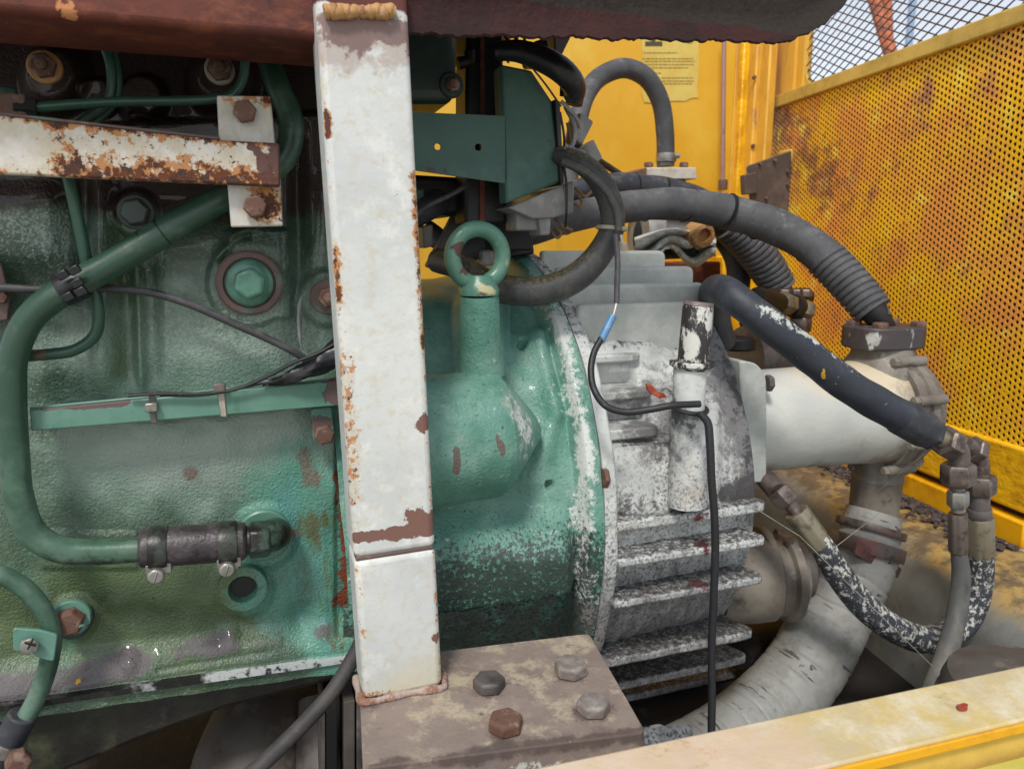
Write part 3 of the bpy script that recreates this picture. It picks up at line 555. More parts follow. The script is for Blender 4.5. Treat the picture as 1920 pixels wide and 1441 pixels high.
mat('bed_yellow', C(214, 194, 146), [dict(col=C(222, 196, 122), s=14, th=0.52, so=0.06, d=9, ro=.72), dict(col=C(236, 224, 192), s=20, th=0.54, so=0.07, d=9, ro=.7), dict(col=C(232, 200, 176), s=11, loc=True, A=1.8, so=.25, d=8, mk=[('x', .46, .28, .7)], amt=.6), dict(col=C(222, 150, 108), s=26, th=0.62, so=0.05, d=8), dict(col=C(170, 152, 76), s=34, th=0.60, so=0.05, d=9, ro=.72), dict(col=C(140, 116, 90), s=240, th=0.655, so=0.02, d=4), dict(col=C(130, 108, 96), s=40, th=0.665, so=0.03, d=7), dict(col=C(96, 78, 66), s=120, th=.70, so=.015)], rough=0.55, bump=[(120, 0.0008, 4), (400, .0003, 3)])
mat('bed_lip', C(244, 178, 34), [dict(col=C(206, 148, 44), s=26, th=0.56, so=0.06)], rough=0.4, bump=[(120, 0.0004, 3)])
mat('moss_yellow', C(200, 192, 90), [dict(col=C(220, 210, 130), s=16, th=0.54, so=0.08), dict(col=C(160, 152, 60), s=24, th=0.6, so=0.06)], rough=0.6, bump=[(120, 0.0006, 4)])
mat('copper_rod', C(186, 140, 130), [dict(col=C(150, 104, 92), s=30, th=0.58, so=0.06)], rough=0.4, metal=0.2)
mat('paper', C(236, 212, 112), [dict(col=C(226, 190, 84), s=10, th=0.53, so=0.1), dict(col=C(196, 160, 74), s=24, th=0.64, so=0.06)], rough=0.7)
mat('print_ink', C(88, 78, 62), [], rough=0.7)
mat('print_faint', C(168, 142, 78), [], rough=0.7)
mat('radiator_dark', C(46, 26, 18), [dict(col=C(26, 16, 13), s=12, th=0.5, so=0.1)], rough=0.8)
mat('wire_mesh', C(112, 98, 92), [dict(col=C(132, 88, 66), s=20, th=0.56, so=0.06)], rough=0.5, metal=0.2)
# floor, tank and yard
mat('tank_grey', C(146, 147, 140), [dict(col=C(120, 121, 116), s=7, th=0.5, so=0.1, d=8), dict(col=C(196, 160, 84), s=10, loc=True, A=2.0, so=.3, d=9, ro=.7, mk=[('z', .96, 1.005, .62)], amt=.85), dict(col=C(112, 96, 74), s=22, loc=True, A=2.2, so=.2, d=9, ro=.7, mk=[('z', .97, 1.008, .55)]), dict(col=C(64, 56, 50), s=50, th=0.61, so=0.03, d=8, ro=.7), dict(col=C(116, 80, 54), s=26, th=0.61, so=0.05, d=8), dict(col=C(86, 100, 74), s=16, th=.6, so=.06)], rough=0.55, bump=[(80, 0.0014, 5)])
mat('debris', C(92, 82, 82), [dict(col=C(64, 54, 54), s=40, th=0.5, so=0.08), dict(col=C(134, 120, 112), s=60, th=0.6, so=0.06)], rough=0.85, bump=[(120, 0.001, 4)])
mat('floor_grime', C(30, 27, 25), [dict(col=C(30, 26, 24), s=9, th=0.5, so=0.1), dict(col=C(74, 64, 52), s=20, th=0.6, so=0.06)], rough=0.8, bump=[(60, 0.003, 4)])
mat('deep_pipe', C(96, 90, 82), [dict(col=C(84, 72, 66), s=12, th=0.5, so=0.08, d=6), dict(col=C(140, 132, 112), s=16, th=0.58, so=0.06), dict(col=C(66, 52, 48), s=24, th=0.6, so=0.04)], rough=0.65, bump=[(90, 0.001, 4)])
mat('concrete', C(176, 174, 168), [dict(col=C(150, 148, 142), s=2, th=0.5, so=0.15), dict(col=C(190, 188, 182), s=40, th=0.56, so=0.1)], rough=0.9)
mat('red_flake', C(160, 66, 46), [dict(col=C(196, 108, 80), s=90, th=0.55, so=0.08)], rough=0.7)
mat('pink_flake', C(150, 104, 100), [], rough=0.8)
mat('grey_rag', C(134, 138, 142), [dict(col=C(108, 112, 116), s=40, th=0.52, so=0.08)], rough=0.9, bump=[(90, 0.002, 4)])
mat('white_rag', C(214, 216, 206), [dict(col=C(160, 160, 144), s=30, th=0.55, so=0.08)], rough=0.8)
mat('orange_rust', C(206, 112, 66), [dict(col=C(150, 84, 66), s=6, th=0.5, so=0.06), dict(col=C(226, 150, 80), s=9, th=0.6, so=0.05)], rough=0.7)
mat('pale_blue', C(150, 180, 214), [], rough=0.5)
mat('leaf_green', C(120, 170, 60), [], rough=0.6)
# ------------------------------------------------------------------ ground, bay floor, yellow wall
def structure(b, name, m, **k): return b.build(name, m, None, kind='structure', **k)
b = MB(); b.add([(-60, -60, 0), (60, -60, 0), (60, 60, 0), (-60, 60, 0)], [(0, 1, 2, 3)]); structure(b, 'ground', 'concrete', smooth=False)
b = MB()
b.box((-0.155, 1.12, 0.78), 2.0, 1.3, 0.03); b.box((1.03, 1.22, 0.78), .26, 1.5, 0.03, -.14); structure(b, 'bay_floor', 'floor_grime', bevel=0.004)

WY = 1.75
wl = thing('yellow_wall', 'yellow painted steel bulkhead behind the engine carrying a paper notice', 'wall', Q(1150, 700, WY))
b = MB(); b.prism([(-0.9, WY, 0.8), (1.255, WY, 0.8), (1.255, WY, 2.05), (-0.9, WY, 2.05)], (0, 0.012, 0)); b.build('wall_sheet', 'wall_yellow', wl)
def wall_strip(x0, x1, y0, y1, name, m):
    a, c = Q(x0, 300, y0), Q(x1, 300, y0)
    bb = MB(); bb.prism([(a.x, y0, 0.8), (c.x, y0, 0.8), (c.x, y0, 2.05), (a.x, y0, 2.05)], (0, y1 - y0, 0)); return bb.build(name, m, wl, bevel=0.004)
wall_strip(1371, 1384, WY - 0.004, WY - 0.001, 'seam_strip', 'post_yellow')
wall_strip(1384, 1408, WY - 0.02, WY - 0.001, 'channel_web', 'skirt_yellow')
wall_strip(1408, 1432, WY - 0.05, WY - 0.001, 'channel_flange', 'post_yellow')
wall_strip(1432, 1447, WY - 0.085, WY - 0.001, 'corner_angle', 'post_yellow')
for x, y in ((1413, 146), (1411, 274)):
    b = MB(); b.hexa(Q(x, y, WY - 0.05), (0, -1, 0), 0.010, 0.006); b.build('bolt', 'rusty_bolt', wl)

# notice pasted to the wall
ny = WY - 0.002
nt = thing('paper_notice', 'torn yellowed paper notice with dark heading letter and signature pasted on the yellow wall', 'notice', Q(1255, 190, ny))
out = [(1203, 20), (1310, 20), (1310, 80), (1311, 130), (1307, 165), (1309, 183), (1296, 184), (1284, 190), (1270, 189), (1252, 190), (1240, 188), (1222, 193), (1208, 192), (1203, 175), (1204, 120)]
P = [Q(x, y, ny) for x, y in out]
b = MB(); b.prism(P, (0, 0.0015, 0)); b.build('sheet', 'paper', nt, smooth=False)
b = MB()
def ink(bb, x0, y0, x1, y1, t=0.0006):
    bb.prism([Q(x0, y0, ny - 0.0008), Q(x1, y0, ny - 0.0008), Q(x1, y1, ny - 0.0008), Q(x0, y1, ny - 0.0008)], (0, t, 0))
# the heading: the lower half of a slab letter H
ink(b, 1208, 40, 1219, 70); ink(b, 1228, 40, 1239, 70); ink(b, 1219.2, 64, 1227.8, 73); ink(b, 1210, 78, 1242, 86.5); ink(b, 1206, 70.2, 1220, 73.6); ink(b, 1228, 70.2, 1240, 73.6); ink(b, 1221, 73.8, 1229, 77.8)
b.build('heading', 'print_ink', nt, smooth=False)
b = MB(); tubepx(b, [(1262, 68, ny), (1272, 72, ny), (1283, 78, ny), (1293, 81, ny), (1299, 78, ny), (1296, 74, ny), (1290, 76, ny), (1284, 71, ny), (1276, 68, ny)], 1.6, seg=6); tubepx(b, [(1268, 66, ny), (1290, 80, ny)], 1.4, seg=6)
b.build('signature', 'print_ink', nt)
b = MB()
for yy, x0, x1 in ((99, 1207, 1270), (110, 1205, 1300), (115, 1209, 1303), (121, 1209, 1301), (127, 1212, 1290), (137, 1228, 1240), (146, 1240, 1300), (152, 1242, 1302), (157, 1246, 1298)):
    x = x0
    while x < x1:
        l = random.uniform(3, 9); ink(b, x, yy - 0.9, min(x + l, x1), yy + 0.9); x += l + 1.6
b.build('text_line', 'print_faint', nt, smooth=False, kind='stuff')

rod = thing('copper_pipe', 'thin pinkish pipe running straight up the yellow wall beside the notice', 'pipe', Q(1355, 350, 1.70))
b = MB(); tubepx(b, [(1358, 30, 1.70), (1355, 338, 1.70)], 8.5); b.build('tube', 'copper_rod', rod)
b = MB(); b.hexa(Q(1355, 356, 1.70), (0, 0, 1), px2m(Q(1355, 350, 1.7), 15), 0.026); b.build('union_nut', 'rusty_bolt', rod)
b = MB(); b.lathe(Q(1355, 392, 1.70), (0, 0, 1), [(0, .013), (.03, .014), (.042, .010)]); b.build('valve_stub', 'weld_metal', rod)

# ------------------------------------------------------------------ perforated radiator guard on the end of the bay
PA = R(8.4)
P0 = Q(1441, 300, 1.71); PD = Vector((-math.sin(PA), -math.cos(PA), 0)); PN = Vector((-PD.y, PD.x, 0))     # PD runs towards the open side
if PN.dot(CAM - P0) < 0: PN = -PN
def QP(px, py, off=0.0):
    d = ray(px, py); o = P0 + PN * off
    return CAM + d * ((o - CAM).dot(PN) / d.dot(PN))
def sz(px, py):
    p = QP(px, py); return (p - P0).dot(PD), p.z
def PP(s, z, off=0.0): return Vector((P0.x, P0.y, 0)) + PD * s + PN * off + Vector((0, 0, z))
s1 = sz(1920, 300)[0] + 0.10
zt = (sz(1445, 205)[1] + sz(1915, 48)[1]) / 2
zb = (sz(1760, 790)[1] + sz(1910, 830)[1]) / 2
gd = thing('radiator_guard', 'rust mottled yellow guard of perforated sheet with open mesh window above', 'guard', PP(s1 / 2, 0.9))
# perforated sheet: one sheet with real holes
pitch = 0.0113; rh = 0.0036; th = 0.002
rowp = pitch * math.sqrt(3) / 2
cols = int(s1 / rowp) + 1; rows = int((zt - zb + 0.03) / pitch) + 1
hx = []
for k in range(12):
    a = math.pi / 6 * k
    rr = pitch / math.sqrt(3) if k % 2 == 0 else pitch / 2
    hx.append((rr * math.cos(a), rr * math.sin(a)))
V, F = [], []
for r_ in range(rows):
    for c_ in range(cols):
        s = c_ * rowp + 0.004; z = zb - 0.02 + r_ * pitch + (pitch / 2 if c_ % 2 else 0)
        o = len(V)
        rk = rh * (1 if random.random() > .012 else random.uniform(.45, .8)); wob = .0012 * math.sin(s * 9 + z * 6) + .001 * math.sin(z * 17 + s * 4)
        for (u, q) in hx: V.append(PP(s + u, z + q, .0012 * math.sin((s + u) * 9 + (z + q) * 6) + .001 * math.sin((z + q) * 17 + (s + u) * 4)))
        for k in range(12):
            a = math.pi / 6 * k; V.append(PP(s + rk * math.cos(a), z + rk * math.sin(a), wob))
        for k in range(12):
            a = math.pi / 6 * k; V.append(PP(s + rk * math.cos(a), z + rk * math.sin(a), wob - th))
        for k in range(12):
            k2 = (k + 1) % 12
            F.append((o + k, o + k2, o + 12 + k2, o + 12 + k)); F.append((o + 12 + k, o + 12 + k2, o + 24 + k2, o + 24 + k))
b = MB(); b.add(V, F); b.build('perforated_sheet', 'mesh_yellow', gd, smooth=False, fix=False)
b = MB(); b.prism([PP(-.08, zb - 0.1, -0.03), PP(s1 + .05, zb - 0.1, -0.03), PP(s1 + .05, zt + .018, -0.03), PP(-.08, zt + .018, -0.03)], -PN * 0.05); b.build('radiator_core', 'radiator_dark', gd, smooth=False)
def strip(s0, s1_, z0, z1, o0, o1, name, m, bev=0.003):
    bb = MB(); bb.prism([PP(s0, z0, o1), PP(s1_, z0, o1), PP(s1_, z1, o1), PP(s0, z1, o1)], PN * (o0 - o1)); return bb.build(name, m, gd, bevel=bev)
strip(-0.005, s1, zt - 0.002, zt + 0.028, -0.012, 0.012, 'top_rail', 'rail_yellow')
# upper window frame and mesh
zu = sz(1500, 20)[1] + 0.25
sw = sz(1505, 120)[0]
strip(-0.01, sw - 0.035, zt + 0.029, zu, -0.02, 0.002, 'window_jamb', 'post_yellow')
strip(sw - 0.034, sw - 0.008, zt + 0.029, zu, -0.03, -0.006, 'window_frame', 'post_yellow')
b = MB()
P = []
cx, cz, rr = sw + 0.05, zt + 0.029 + 0.05, 0.055
P = [PP(sw - 0.0075, zt + 0.0295, -0.012)] + [PP(cx - rr * math.cos(t), cz - rr * math.sin(t), -0.012) for t in np.linspace(0, math.pi / 2, 8)]
b.prism([PP(sw - 0.0075, cz, -0.012)] + P[1:] + [PP(cx, zt + 0.0295, -0.012), P[0]], -PN * 0.012); b.build('corner_gusset', 'rail_yellow', gd)
b = MB()
zz0 = zt + 0.02; dw, dh = 0.040, 0.019
for sgn in (1, -1):
    for i in range(-26, 40):
        s = i * dw; z = zz0
        pts = []
        # strands cross the window on the slant, kinked at every bond like expanded metal
        S0, Z0, S1, Z1 = s, zz0, s + sgn * (zu - zz0) / dh * dw, zu
        lo = max(0.0, min(S0, S1)); 
        n = 60
        for t in np.linspace(0, 1, n):
            q = S0 + (S1 - S0) * t
            if sw - 0.01 <= q <= s1: pts.append(PP(q, Z0 + (Z1 - Z0) * t, -0.016 + 0.0012 * sgn))
        if len(pts) > 2: b.tube([pts[0], pts[-1]], 0.0015, seg=5, n=3)
b.build('expanded_mesh', 'wire_mesh', gd, kind='stuff')
# smooth skirt under the holes, then the yellow sill
zk = (sz(1700, 893)[1] + sz(1915, 935)[1]) / 2
strip(-0.01, s1, zk, zb - 0.002, -0.02, 0.006, 'skirt', 'skirt_yellow', 0.006)
zs0 = sz(1800, 972)[1]
b = MB(); b.prism([PP(-0.05, zs0, 0.012), PP(s1, zs0, 0.012), PP(s1, zk - 0.012, 0.012), PP(-0.05, zk - 0.012, 0.012)], -PN * 0.05); b.build('sill_rail', 'sill_yellow', gd, bevel=0.004)
b = MB(); b.prism([PP(-0.05, zk - 0.014, -0.01), PP(s1, zk - 0.014, -0.01), PP(s1, zk + 0.002, -0.01), PP(-0.05, zk + 0.002, -0.01)], -PN * 0.03); b.build('dark_joint', 'grime_black', gd)

md = thing('control_module', 'brown grey metal module plate with small screws fixed at the corner by the perforated guard', 'module', Q(1450, 380, 1.60))
b = MB(); b.prism(rnd_poly(poly([(1400, 311), (1484, 282), (1486, 400), (1408, 400)], 1.60), 0.004), (0.02, .03, 0)); b.build('plate', 'module_brown', md, bevel=0.003)
b = MB(); b.prism(rnd_poly(poly([(1396, 328), (1420, 322), (1421, 362), (1398, 365)], 1.59), 0.003), (0, .02, 0)); b.build('cover', 'module_brown', md, bevel=0.003)
b = MB(); b.prism(poly([(1484, 280), (1494, 277), (1496, 405), (1487, 405)], 1.60), (0, .05, 0)); b.build('side_flange', 'rail_yellow', md, bevel=0.002)
for x, y in ((1452, 301), (1424, 306), (1436, 372), (1476, 322), (1476, 346)):
    b = MB(); b.hexa(Q(x, y, 1.598), (0, -1, 0), 0.007, 0.006); b.build('screw', 'rusty_bolt', md)

# things seen far off through the mesh window
yt = thing('rusty_boom', 'rusty orange lattice boom seen beyond the mesh window', 'boom', (9, 6.3, 0))
b = MB()
A0, A1 = QX(1640, 0, 8.5), QX(1668, 95, 8.5)
b.tube([A0 + (A0 - A1) * 1.2, A1 + (A1 - A0) * .35], 0.09, seg=8, n=4); b.tube([QX(1662, -60, 8.6), QX(1668, 110, 8.6)], 0.06, seg=8, n=4); b.build('boom_tube', 'orange_rust', yt)
bp = thing('blue_post', 'pale blue post standing far off beyond the mesh window', 'post', (12, 8, 0))
b = MB(); p = QX(1708, 40, 12); b.tube([(p.x, p.y, 0), (p.x, p.y, p.z + 2.5)], 0.07, seg=10, n=4); b.build('pole', 'pale_blue', bp)
b = MB(); b.lathe((p.x, p.y, p.z + 2.5), (0, 0, 1), [(0, .1), (.05, .12), (.1, .02)], 12); b.build('cap', 'pale_blue', bp)

# ------------------------------------------------------------------ tank with dirty top by the guard
zt_ = 1.008
tk = thing('grey_tank', 'dirty grey steel tank with yellow stains under the sill of the perforated guard', 'tank', PP(.7, .7, .1))
rad = 0.085
cs = [(0.0, zt_ + .003), (0.04, zt_ + .002), (0.08, zt_)] + [(0.10 + rad * math.sin(q), zt_ - rad + rad * math.cos(q)) for q in np.linspace(0, math.pi / 2, 14)] + [(0.187, .85), (.187, .70)]
b = MB(); b.grid(np.array([[tuple(PP(s, z + .0015 * math.sin(13 * s + 30 * o_), o_ + .012)) for o_, z in cs] for s in np.linspace(-0.06, s1 + .45, 90)])); b.build('tank_shell', 'tank_grey', tk, ang=60)
b = MB(); b.prism([PP(-.062, .70, .012)] + [PP(-.062, z, o_ + .012) for o_, z in cs], PD * -.004); b.build('end_plate', 'tank_grey', tk)
b = MB(); b.lathe(PP(.62, .93, .196), PN, [(0, .02), (.003, .02), (.005, .016)], 20); b.build('drain_cap', 'rusty_bolt', tk)
fl = MB()
for i in range(700):
    s = random.uniform(0.02, s1); o = abs(random.gauss(0.0, 0.035)) + 0.016
    p = PP(s, zt_ + 0.004, o)
    if o > .10: continue
    k = random.uniform(0.003, 0.012) * (1 if o < .08 else .6)
    fl.box((p.x, p.y, p.z + random.uniform(0, .004)), k * random.uniform(.6, 1.8), k, random.uniform(.0012, .004), random.uniform(0, 3.1), random.uniform(-.4, .4), random.uniform(-.4, .4))
o = fl.build('scale_debris', 'debris', None, kind='stuff'); tag(o, 'flaked rust and dirt lying along the foot of the yellow sill', 'debris')

lid = thing('brown_cover', 'rusty brown rounded lid low beside the yellow bed rail', 'lid', QZ(1870, 1260, 1.06))
b = MB(); q = QZ(1905, 1300, 1.03); b.lathe((q.x + .03, q.y, q.z - 0.04), (0, 0, 1), [(0, .085), (.028, .09), (.044, .084), (.052, .055), (.054, .002)], 40); b.build('dome', 'deep_pipe', lid)
b = MB(); b.lathe((q.x + .03, q.y, q.z - 0.05), (0, 0, 1), [(0, .092), (.022, .094), (.026, .092)], 40); b.build('rim', 'old_grey_metal', lid)

# ------------------------------------------------------------------ bed rail in front
bz = 1.15
br = thing('bed_rail', 'weathered yellow steel bed rail crossing the lower corner in front', 'rail', QZ(1500, 1400, bz))
k0, k1 = QZ(1020, 1433, bz), QZ(1920, 1245, bz); f0, f1 = QZ(1550, 1438, bz), QZ(1920, 1350, bz)
d = (k1 - k0).normalized(); 
A, B_ = k0 - d * 0.35, k1 + d * 0.15
df = (f1 - f0).normalized(); D0 = f0 - df * 0.55; D1 = f1 + df * 0.15
b = MB(); b.prism([A, B_, D1, D0], (0, 0, -0.012)); b.build('top_flange', 'bed_yellow', br, bevel=0.003)
nl = Vector((df.y, -df.x, 0)); nl = nl if nl.y < 0 else -nl
b = MB(); b.prism([D0 + nl * .0005, D1 + nl * .0005, D1 + nl * 0.0035, D0 + nl * 0.0035], (0, 0, -0.008)); b.build('lip', 'bed_lip', br, bevel=0.001)
b = MB(); b.prism([D0 - nl * .012 + Vector((0, 0, -.0122)), D1 - nl * .012 + Vector((0, 0, -.0122)), D1 - nl * .004 + Vector((0, 0, -.0122)), D0 - nl * .004 + Vector((0, 0, -.0122))], (0, 0, -0.05)); b.build('web', 'rail_yellow', br)
b = MB(); zz = Vector((0, 0, -.030)); b.prism([D0 + nl * .0 + zz, D1 + zz, D1 + nl * .12 + zz, D0 + nl * .12 + zz], (0, 0, -0.008)); b.build('bottom_flange', 'moss_yellow', br, bevel=0.002)
def flake(x, y, zpl, w, name, label, m, cat='flake'):
    p = QZ(x, y, zpl); s = px2m(p, w)
    t = thing(name, label, cat, p)
    bb = MB(); n = 9; P = []
    for i in range(n):
        a_ = 2 * math.pi * i / n; r_ = s / 2 * random.uniform(.6, 1.15); P.append((p.x + r_ * math.cos(a_), p.y + r_ * math.sin(a_) * .6, p.z + .0006 + random.uniform(0, .0015)))
    bb.prism(P, (0, 0, 0.0018)); bb.build('chip', m, t, smooth=False); return t
flake(1803, 1330, bz, 32, 'paint_flake', 'red flake of paint lying loose on the yellow bed rail', 'red_flake')

# ------------------------------------------------------------------ welded support frame: post, foot plate, header
zp = Q(750, 1305, .62).z
fr = thing('canopy_stanchion', 'white rust flecked square post welded to a bolted brown foot plate and red brown header', 'frame', (Q(750, 1305, .62).x, .62, zp - .03))
def lerp(a, c, t): return a + (c - a) * t
LT, LB, RTp, RB = Q(588, -40, .62), Q(682, 1310, .62), Q(763, -40, .62), Q(831, 1300, .62)
LB.z = RB.z = zp + 0.001
def post_piece(t0, t1, name, inset=0.0, m='post_paint', bev=0.006):
    a0, a1, c0, c1 = lerp(LT, LB, t0), lerp(LT, LB, t1), lerp(RTp, RB, t0), lerp(RTp, RB, t1)
    i = Vector((inset, inset, 0)); j = Vector((-inset, inset, 0))
    bb = MB(); bb.prism([a1 + i, c1 + j, c0 + j, a0 + i], (0, 0.05 - 2 * inset, 0)); return bb.build(name, m, fr, bevel=bev, seg=4)
tj = (1003 + 40) / 1350
post_piece(0.0, tj - .0014, 'upper_post'); post_piece(tj + .0014, 1.0, 'lower_post'); post_piece(tj - .004, tj + .004, 'joint_core', 0.0016, 'rim_rust', 0.002)
# foot plate
c4 = [QZ(672, 1238, zp), QZ(1105, 1186, zp), QZ(1212, 1372, zp), QZ(680, 1440, zp)]
b = MB(); b.prism(rnd_poly(c4, [.002, .008, .008, .002]), (0, 0, -0.036)); bp_ = b.build('foot_plate', 'plate_rust', fr, bevel=0.006, seg=3)
for x, y, w, m, rot in ((917, 1284, 60, 'old_grey_metal', .3), (1070, 1256, 62, 'pale_bolt', .9), (948, 1360, 66, 'rusty_bolt', .55), (1112, 1327, 62, 'pale_bolt', .2)):
    p = QZ(x, y + 5, zp); p.z += .0005
    b = MB(); af = px2m(p, w) * .90; b.hexa(p, (0, 0, 1), af, af * .40, rot); b.build('plate_bolt', m, bp_, bevel=0.0012)
b = MB(); W = [lerp(LB, RB, t) + Vector((0, -.002 - .001 * math.sin(9 * t), .0015)) for t in np.linspace(0, 1, 7)]
b.tube([W[0] + Vector((-.0015, .045, -.002)), W[0] + Vector((-.002, .004, 0))] + W + [W[-1] + Vector((.003, .01, 0)), W[-1] + Vector((.003, .05, 0))], 0.0036, seg=10, n=110, rf=lambda l, a: .0003 * math.sin(l * 1300 + math.cos(a)) + .0007 * math.sin(l * 190)); b.build('foot_weld', 'weld_pale', fr)
# header beam with weld
z0 = Q(300, 47, .64).z
b = MB(); b.prism([(-.5, .642, z0), (Q(770, 50, .64).x, .642, z0), (Q(770, 50, .64).x, .642, z0 + .12), (-.5, .642, z0 + .12)], (0, .10, 0)); hb = b.build('header_beam', 'header_rust', fr, bevel=0.006, seg=3)
b = MB(); P = [Q(x, 22 + 2 * math.sin(x * .3), .617) for x in range(608, 752, 12)]
b.tube(P, .0052, seg=12, n=110, rf=lambda l, a: .0005 * math.sin(l * 1100 + 1.2 * math.cos(a)) + .0006 * math.sin(l * 170)); b.build('weld_bead', 'weld_metal', hb)

# ragged rusty hood edge overhead
hd = thing('engine_hood', 'dark maroon rusted hood with a ragged torn lower edge overhead', 'hood', Q(1150, -60, .60))
top = []
xs = list(range(757, 1606, 5))
def hood_low(x):
    base = 62 + (x - 770) * .0225
    if x > 1460: base = 79 - ((x - 1460) / 150.0) ** 2 * 95
    return base + (random.uniform(-1.6, 1.6) if x > 780 else 0) + 1.8 * math.sin(x * .045) + 1.6 * math.sin(x * .19 + 1)
low = [(x, hood_low(x)) for x in xs]
# a rolled sheet: lower lip rounds under and goes back over the engine
rowsG = []
for (x, y) in low:
    p = Q(x, y, .63)
    top_z = max(Q(x, -60, .63).z, p.z + .03)
    zt2 = max(p.z + .06, top_z + .1)
    col_ = [(p.x, .640, p.z + .002), (p.x, .6385, p.z), (p.x, .636, p.z + .0015), (p.x, .6352, p.z + .012), (p.x, .634, p.z + .028), (p.x, .630, p.z + .034), (p.x, .628, p.z + .046), (p.x, .632, p.z + .06), (p.x, .634, zt2), (p.x, .70, zt2), (p.x, .70, p.z + .04), (p.x, .645, p.z + .006), (p.x, .640, p.z + .002)]
    rowsG.append(col_)
b = MB(); b.grid(np.array(rowsG)); b.build('rolled_edge', 'hood_rust', hd, ang=50)
b = MB(); b.box((-0.12, 0.98, z0 + .145), 1.0, 0.64, 0.008); b.build('shade_roof', 'header_rust', hd, bevel=0.002)  # unseen roof, its reach set to shade the engine top and spare the wall
# ------------------------------------------------------------------ engine
EY = 0.80
en = thing('diesel_engine', 'green enamelled diesel engine with lifting eye and bell housing behind the white post', 'engine', (0.0, 1.0, 0.95))
xl, xr = Q(-90, 700, EY).x, Q(705, 700, EY).x
nx, nz = 420, 620
U = np.linspace(0, 1, nx); Vv = np.linspace(0, 1, nz)
X = xl + (xr - xl) * U
pb0, pb1 = Q(0, 1327, EY), Q(650, 1237, EY)
ZB = pb0.z + (X - pb0.x) * (pb1.z - pb0.z) / (pb1.x - pb0.x)
ZT = Q(300, -10, EY).z
XX, VV = np.meshgrid(X, Vv)
ZZ = ZT + (ZB[None, :] - ZT) * VV
PX, PY = proj(XX, EY, ZZ)
def boxm(x0, x1, y0, y1, s=14, s2=None):
    s2 = s2 or s
    return ss(x0 - s, x0 + s, PX) * (1 - ss(x1 - s, x1 + s, PX)) * ss(y0 - s2, y0 + s2, PY) * (1 - ss(y1 - s2, y1 + s2, PY))
def disc(cx, cy, r, s=8): 
    d = np.hypot(PX - cx, PY - cy); return 1 - ss(r - s, r + s, d)
def lineb(x0, y0, x1, y1, w_):
    dx, dy = x1 - x0, y1 - y0; t = np.clip(((PX - x0) * dx + (PY - y0) * dy) / (dx * dx + dy * dy), 0, 1)
    d = np.hypot(PX - x0 - t * dx, PY - y0 - t * dy); return np.exp(-(d / w_) ** 2)
H = np.zeros_like(PX)
H += -0.050 * (1 - ss(206, 236, PY + .06 * (PX - 300)))                                   # head sits back above the block deck
H += 0.026 * disc(170, 165, 34, 10) * 1 + 0.026 * disc(255, 170, 46, 12) * (PY < 215)
H += 0.030 * disc(82, 128, 62, 22) + 0.030 * disc(414, 132, 62, 22)
H += 0.010 * disc(245, 228, 32, 7) - 0.004 * boxm(235, 400, 205, 209, 10, 2)
H += 0.014 * boxm(-120, 118, 345, 505, 26, 40) + 0.004 * boxm(-120, 118, 250, 330, 20, 20)
H += 0.016 * boxm(178, 214, 340, 700, 18, 60) - 0.010 * boxm(140, 168, 335, 560, 12, 30)
H += 0.010 * boxm(62, 232, 545, 712, 26, 46)
H += 0.012 * boxm(292, 545, 420, 705, 26, 50) + 0.004 * boxm(360, 500, 560, 690, 60, 50)
H += 0.011 * np.exp(-((PX - 263 - .035 * (PY - 600)) / 9.5) ** 2) * ss(470, 520, PY) * (1 - ss(700, 745, PY))
H += -0.005 * np.exp(-((PX - 236 - .035 * (PY - 600)) / 13) ** 2) * ss(480, 540, PY) * (1 - ss(690, 730, PY))
H += -0.004 * np.exp(-((PX - 292 - .035 * (PY - 600)) / 13) ** 2) * ss(470, 540, PY) * (1 - ss(690, 730, PY))
pad = np.maximum(disc(470, 528, 80, 7), boxm(470, 545, 430, 594, 5))
H += 0.0075 * pad + 0.008 * lineb(408, 480, 440, 440, 9) + 0.008 * lineb(440, 440, 482, 424, 9)
H += 0.012 * boxm(585, 690, 340, 700, 22, 60) + 0.008 * disc(612, 556, 52, 8)
H += -0.012 * boxm(545, 572, 240, 520, 14, 30)
H += 0.010 * disc(255, 400, 44, 8)
H += 0.004 * boxm(-100, 690, 772, 1140, 12, 26) + 0.006 * np.exp(-((PY - 880) / 120) ** 2) * ss(-200, 300, PX)
H += 0.003 * boxm(78, 262, 992, 1062, 8)
H += 0.0045 * disc(495, 1000, 60, 10) + 0.003 * disc(456, 1098, 56, 9)
H += 0.004 * disc(140, 1155, 42, 10)
YE = PY + 0.1385 * (PX - 0) - 1327                           # distance above the lower edge, in photo pixels
H += 0.020 * ss(-100, -34, YE) + 0.005 * ss(-34, -24, YE)
H += 0.006 * disc(246, 1228, 12, 14) + 0.006 * disc(432, 1187, 12, 16) + 0.005 * disc(600, 1160, 24, 16)
H += 0.0022 * lineb(300, 1218, 520, 1190, 9) - 0.002 * lineb(300, 1240, 500, 1208, 5)
H += -0.004 * boxm(628, 668, 760, 1180, 6) 
cc = RNG.normal(size=(24, 18)); 
yi, xi = np.linspace(0, 23.001, nz), np.linspace(0, 17.001, nx)
def up(c_, yi, xi):
    y0 = np.minimum(yi.astype(int), c_.shape[0] - 2); x0 = np.minimum(xi.astype(int), c_.shape[1] - 2); fy = (yi - y0); fx = (xi - x0); fy = fy * fy * (3 - 2 * fy); fx = fx * fx * (3 - 2 * fx)
    return (c_[y0][:, x0] * (1 - fy)[:, None] * (1 - fx)[None] + c_[y0 + 1][:, x0] * fy[:, None] * (1 - fx)[None] + c_[y0][:, x0 + 1] * (1 - fy)[:, None] * fx[None] + c_[y0 + 1][:, x0 + 1] * fy[:, None] * fx[None])
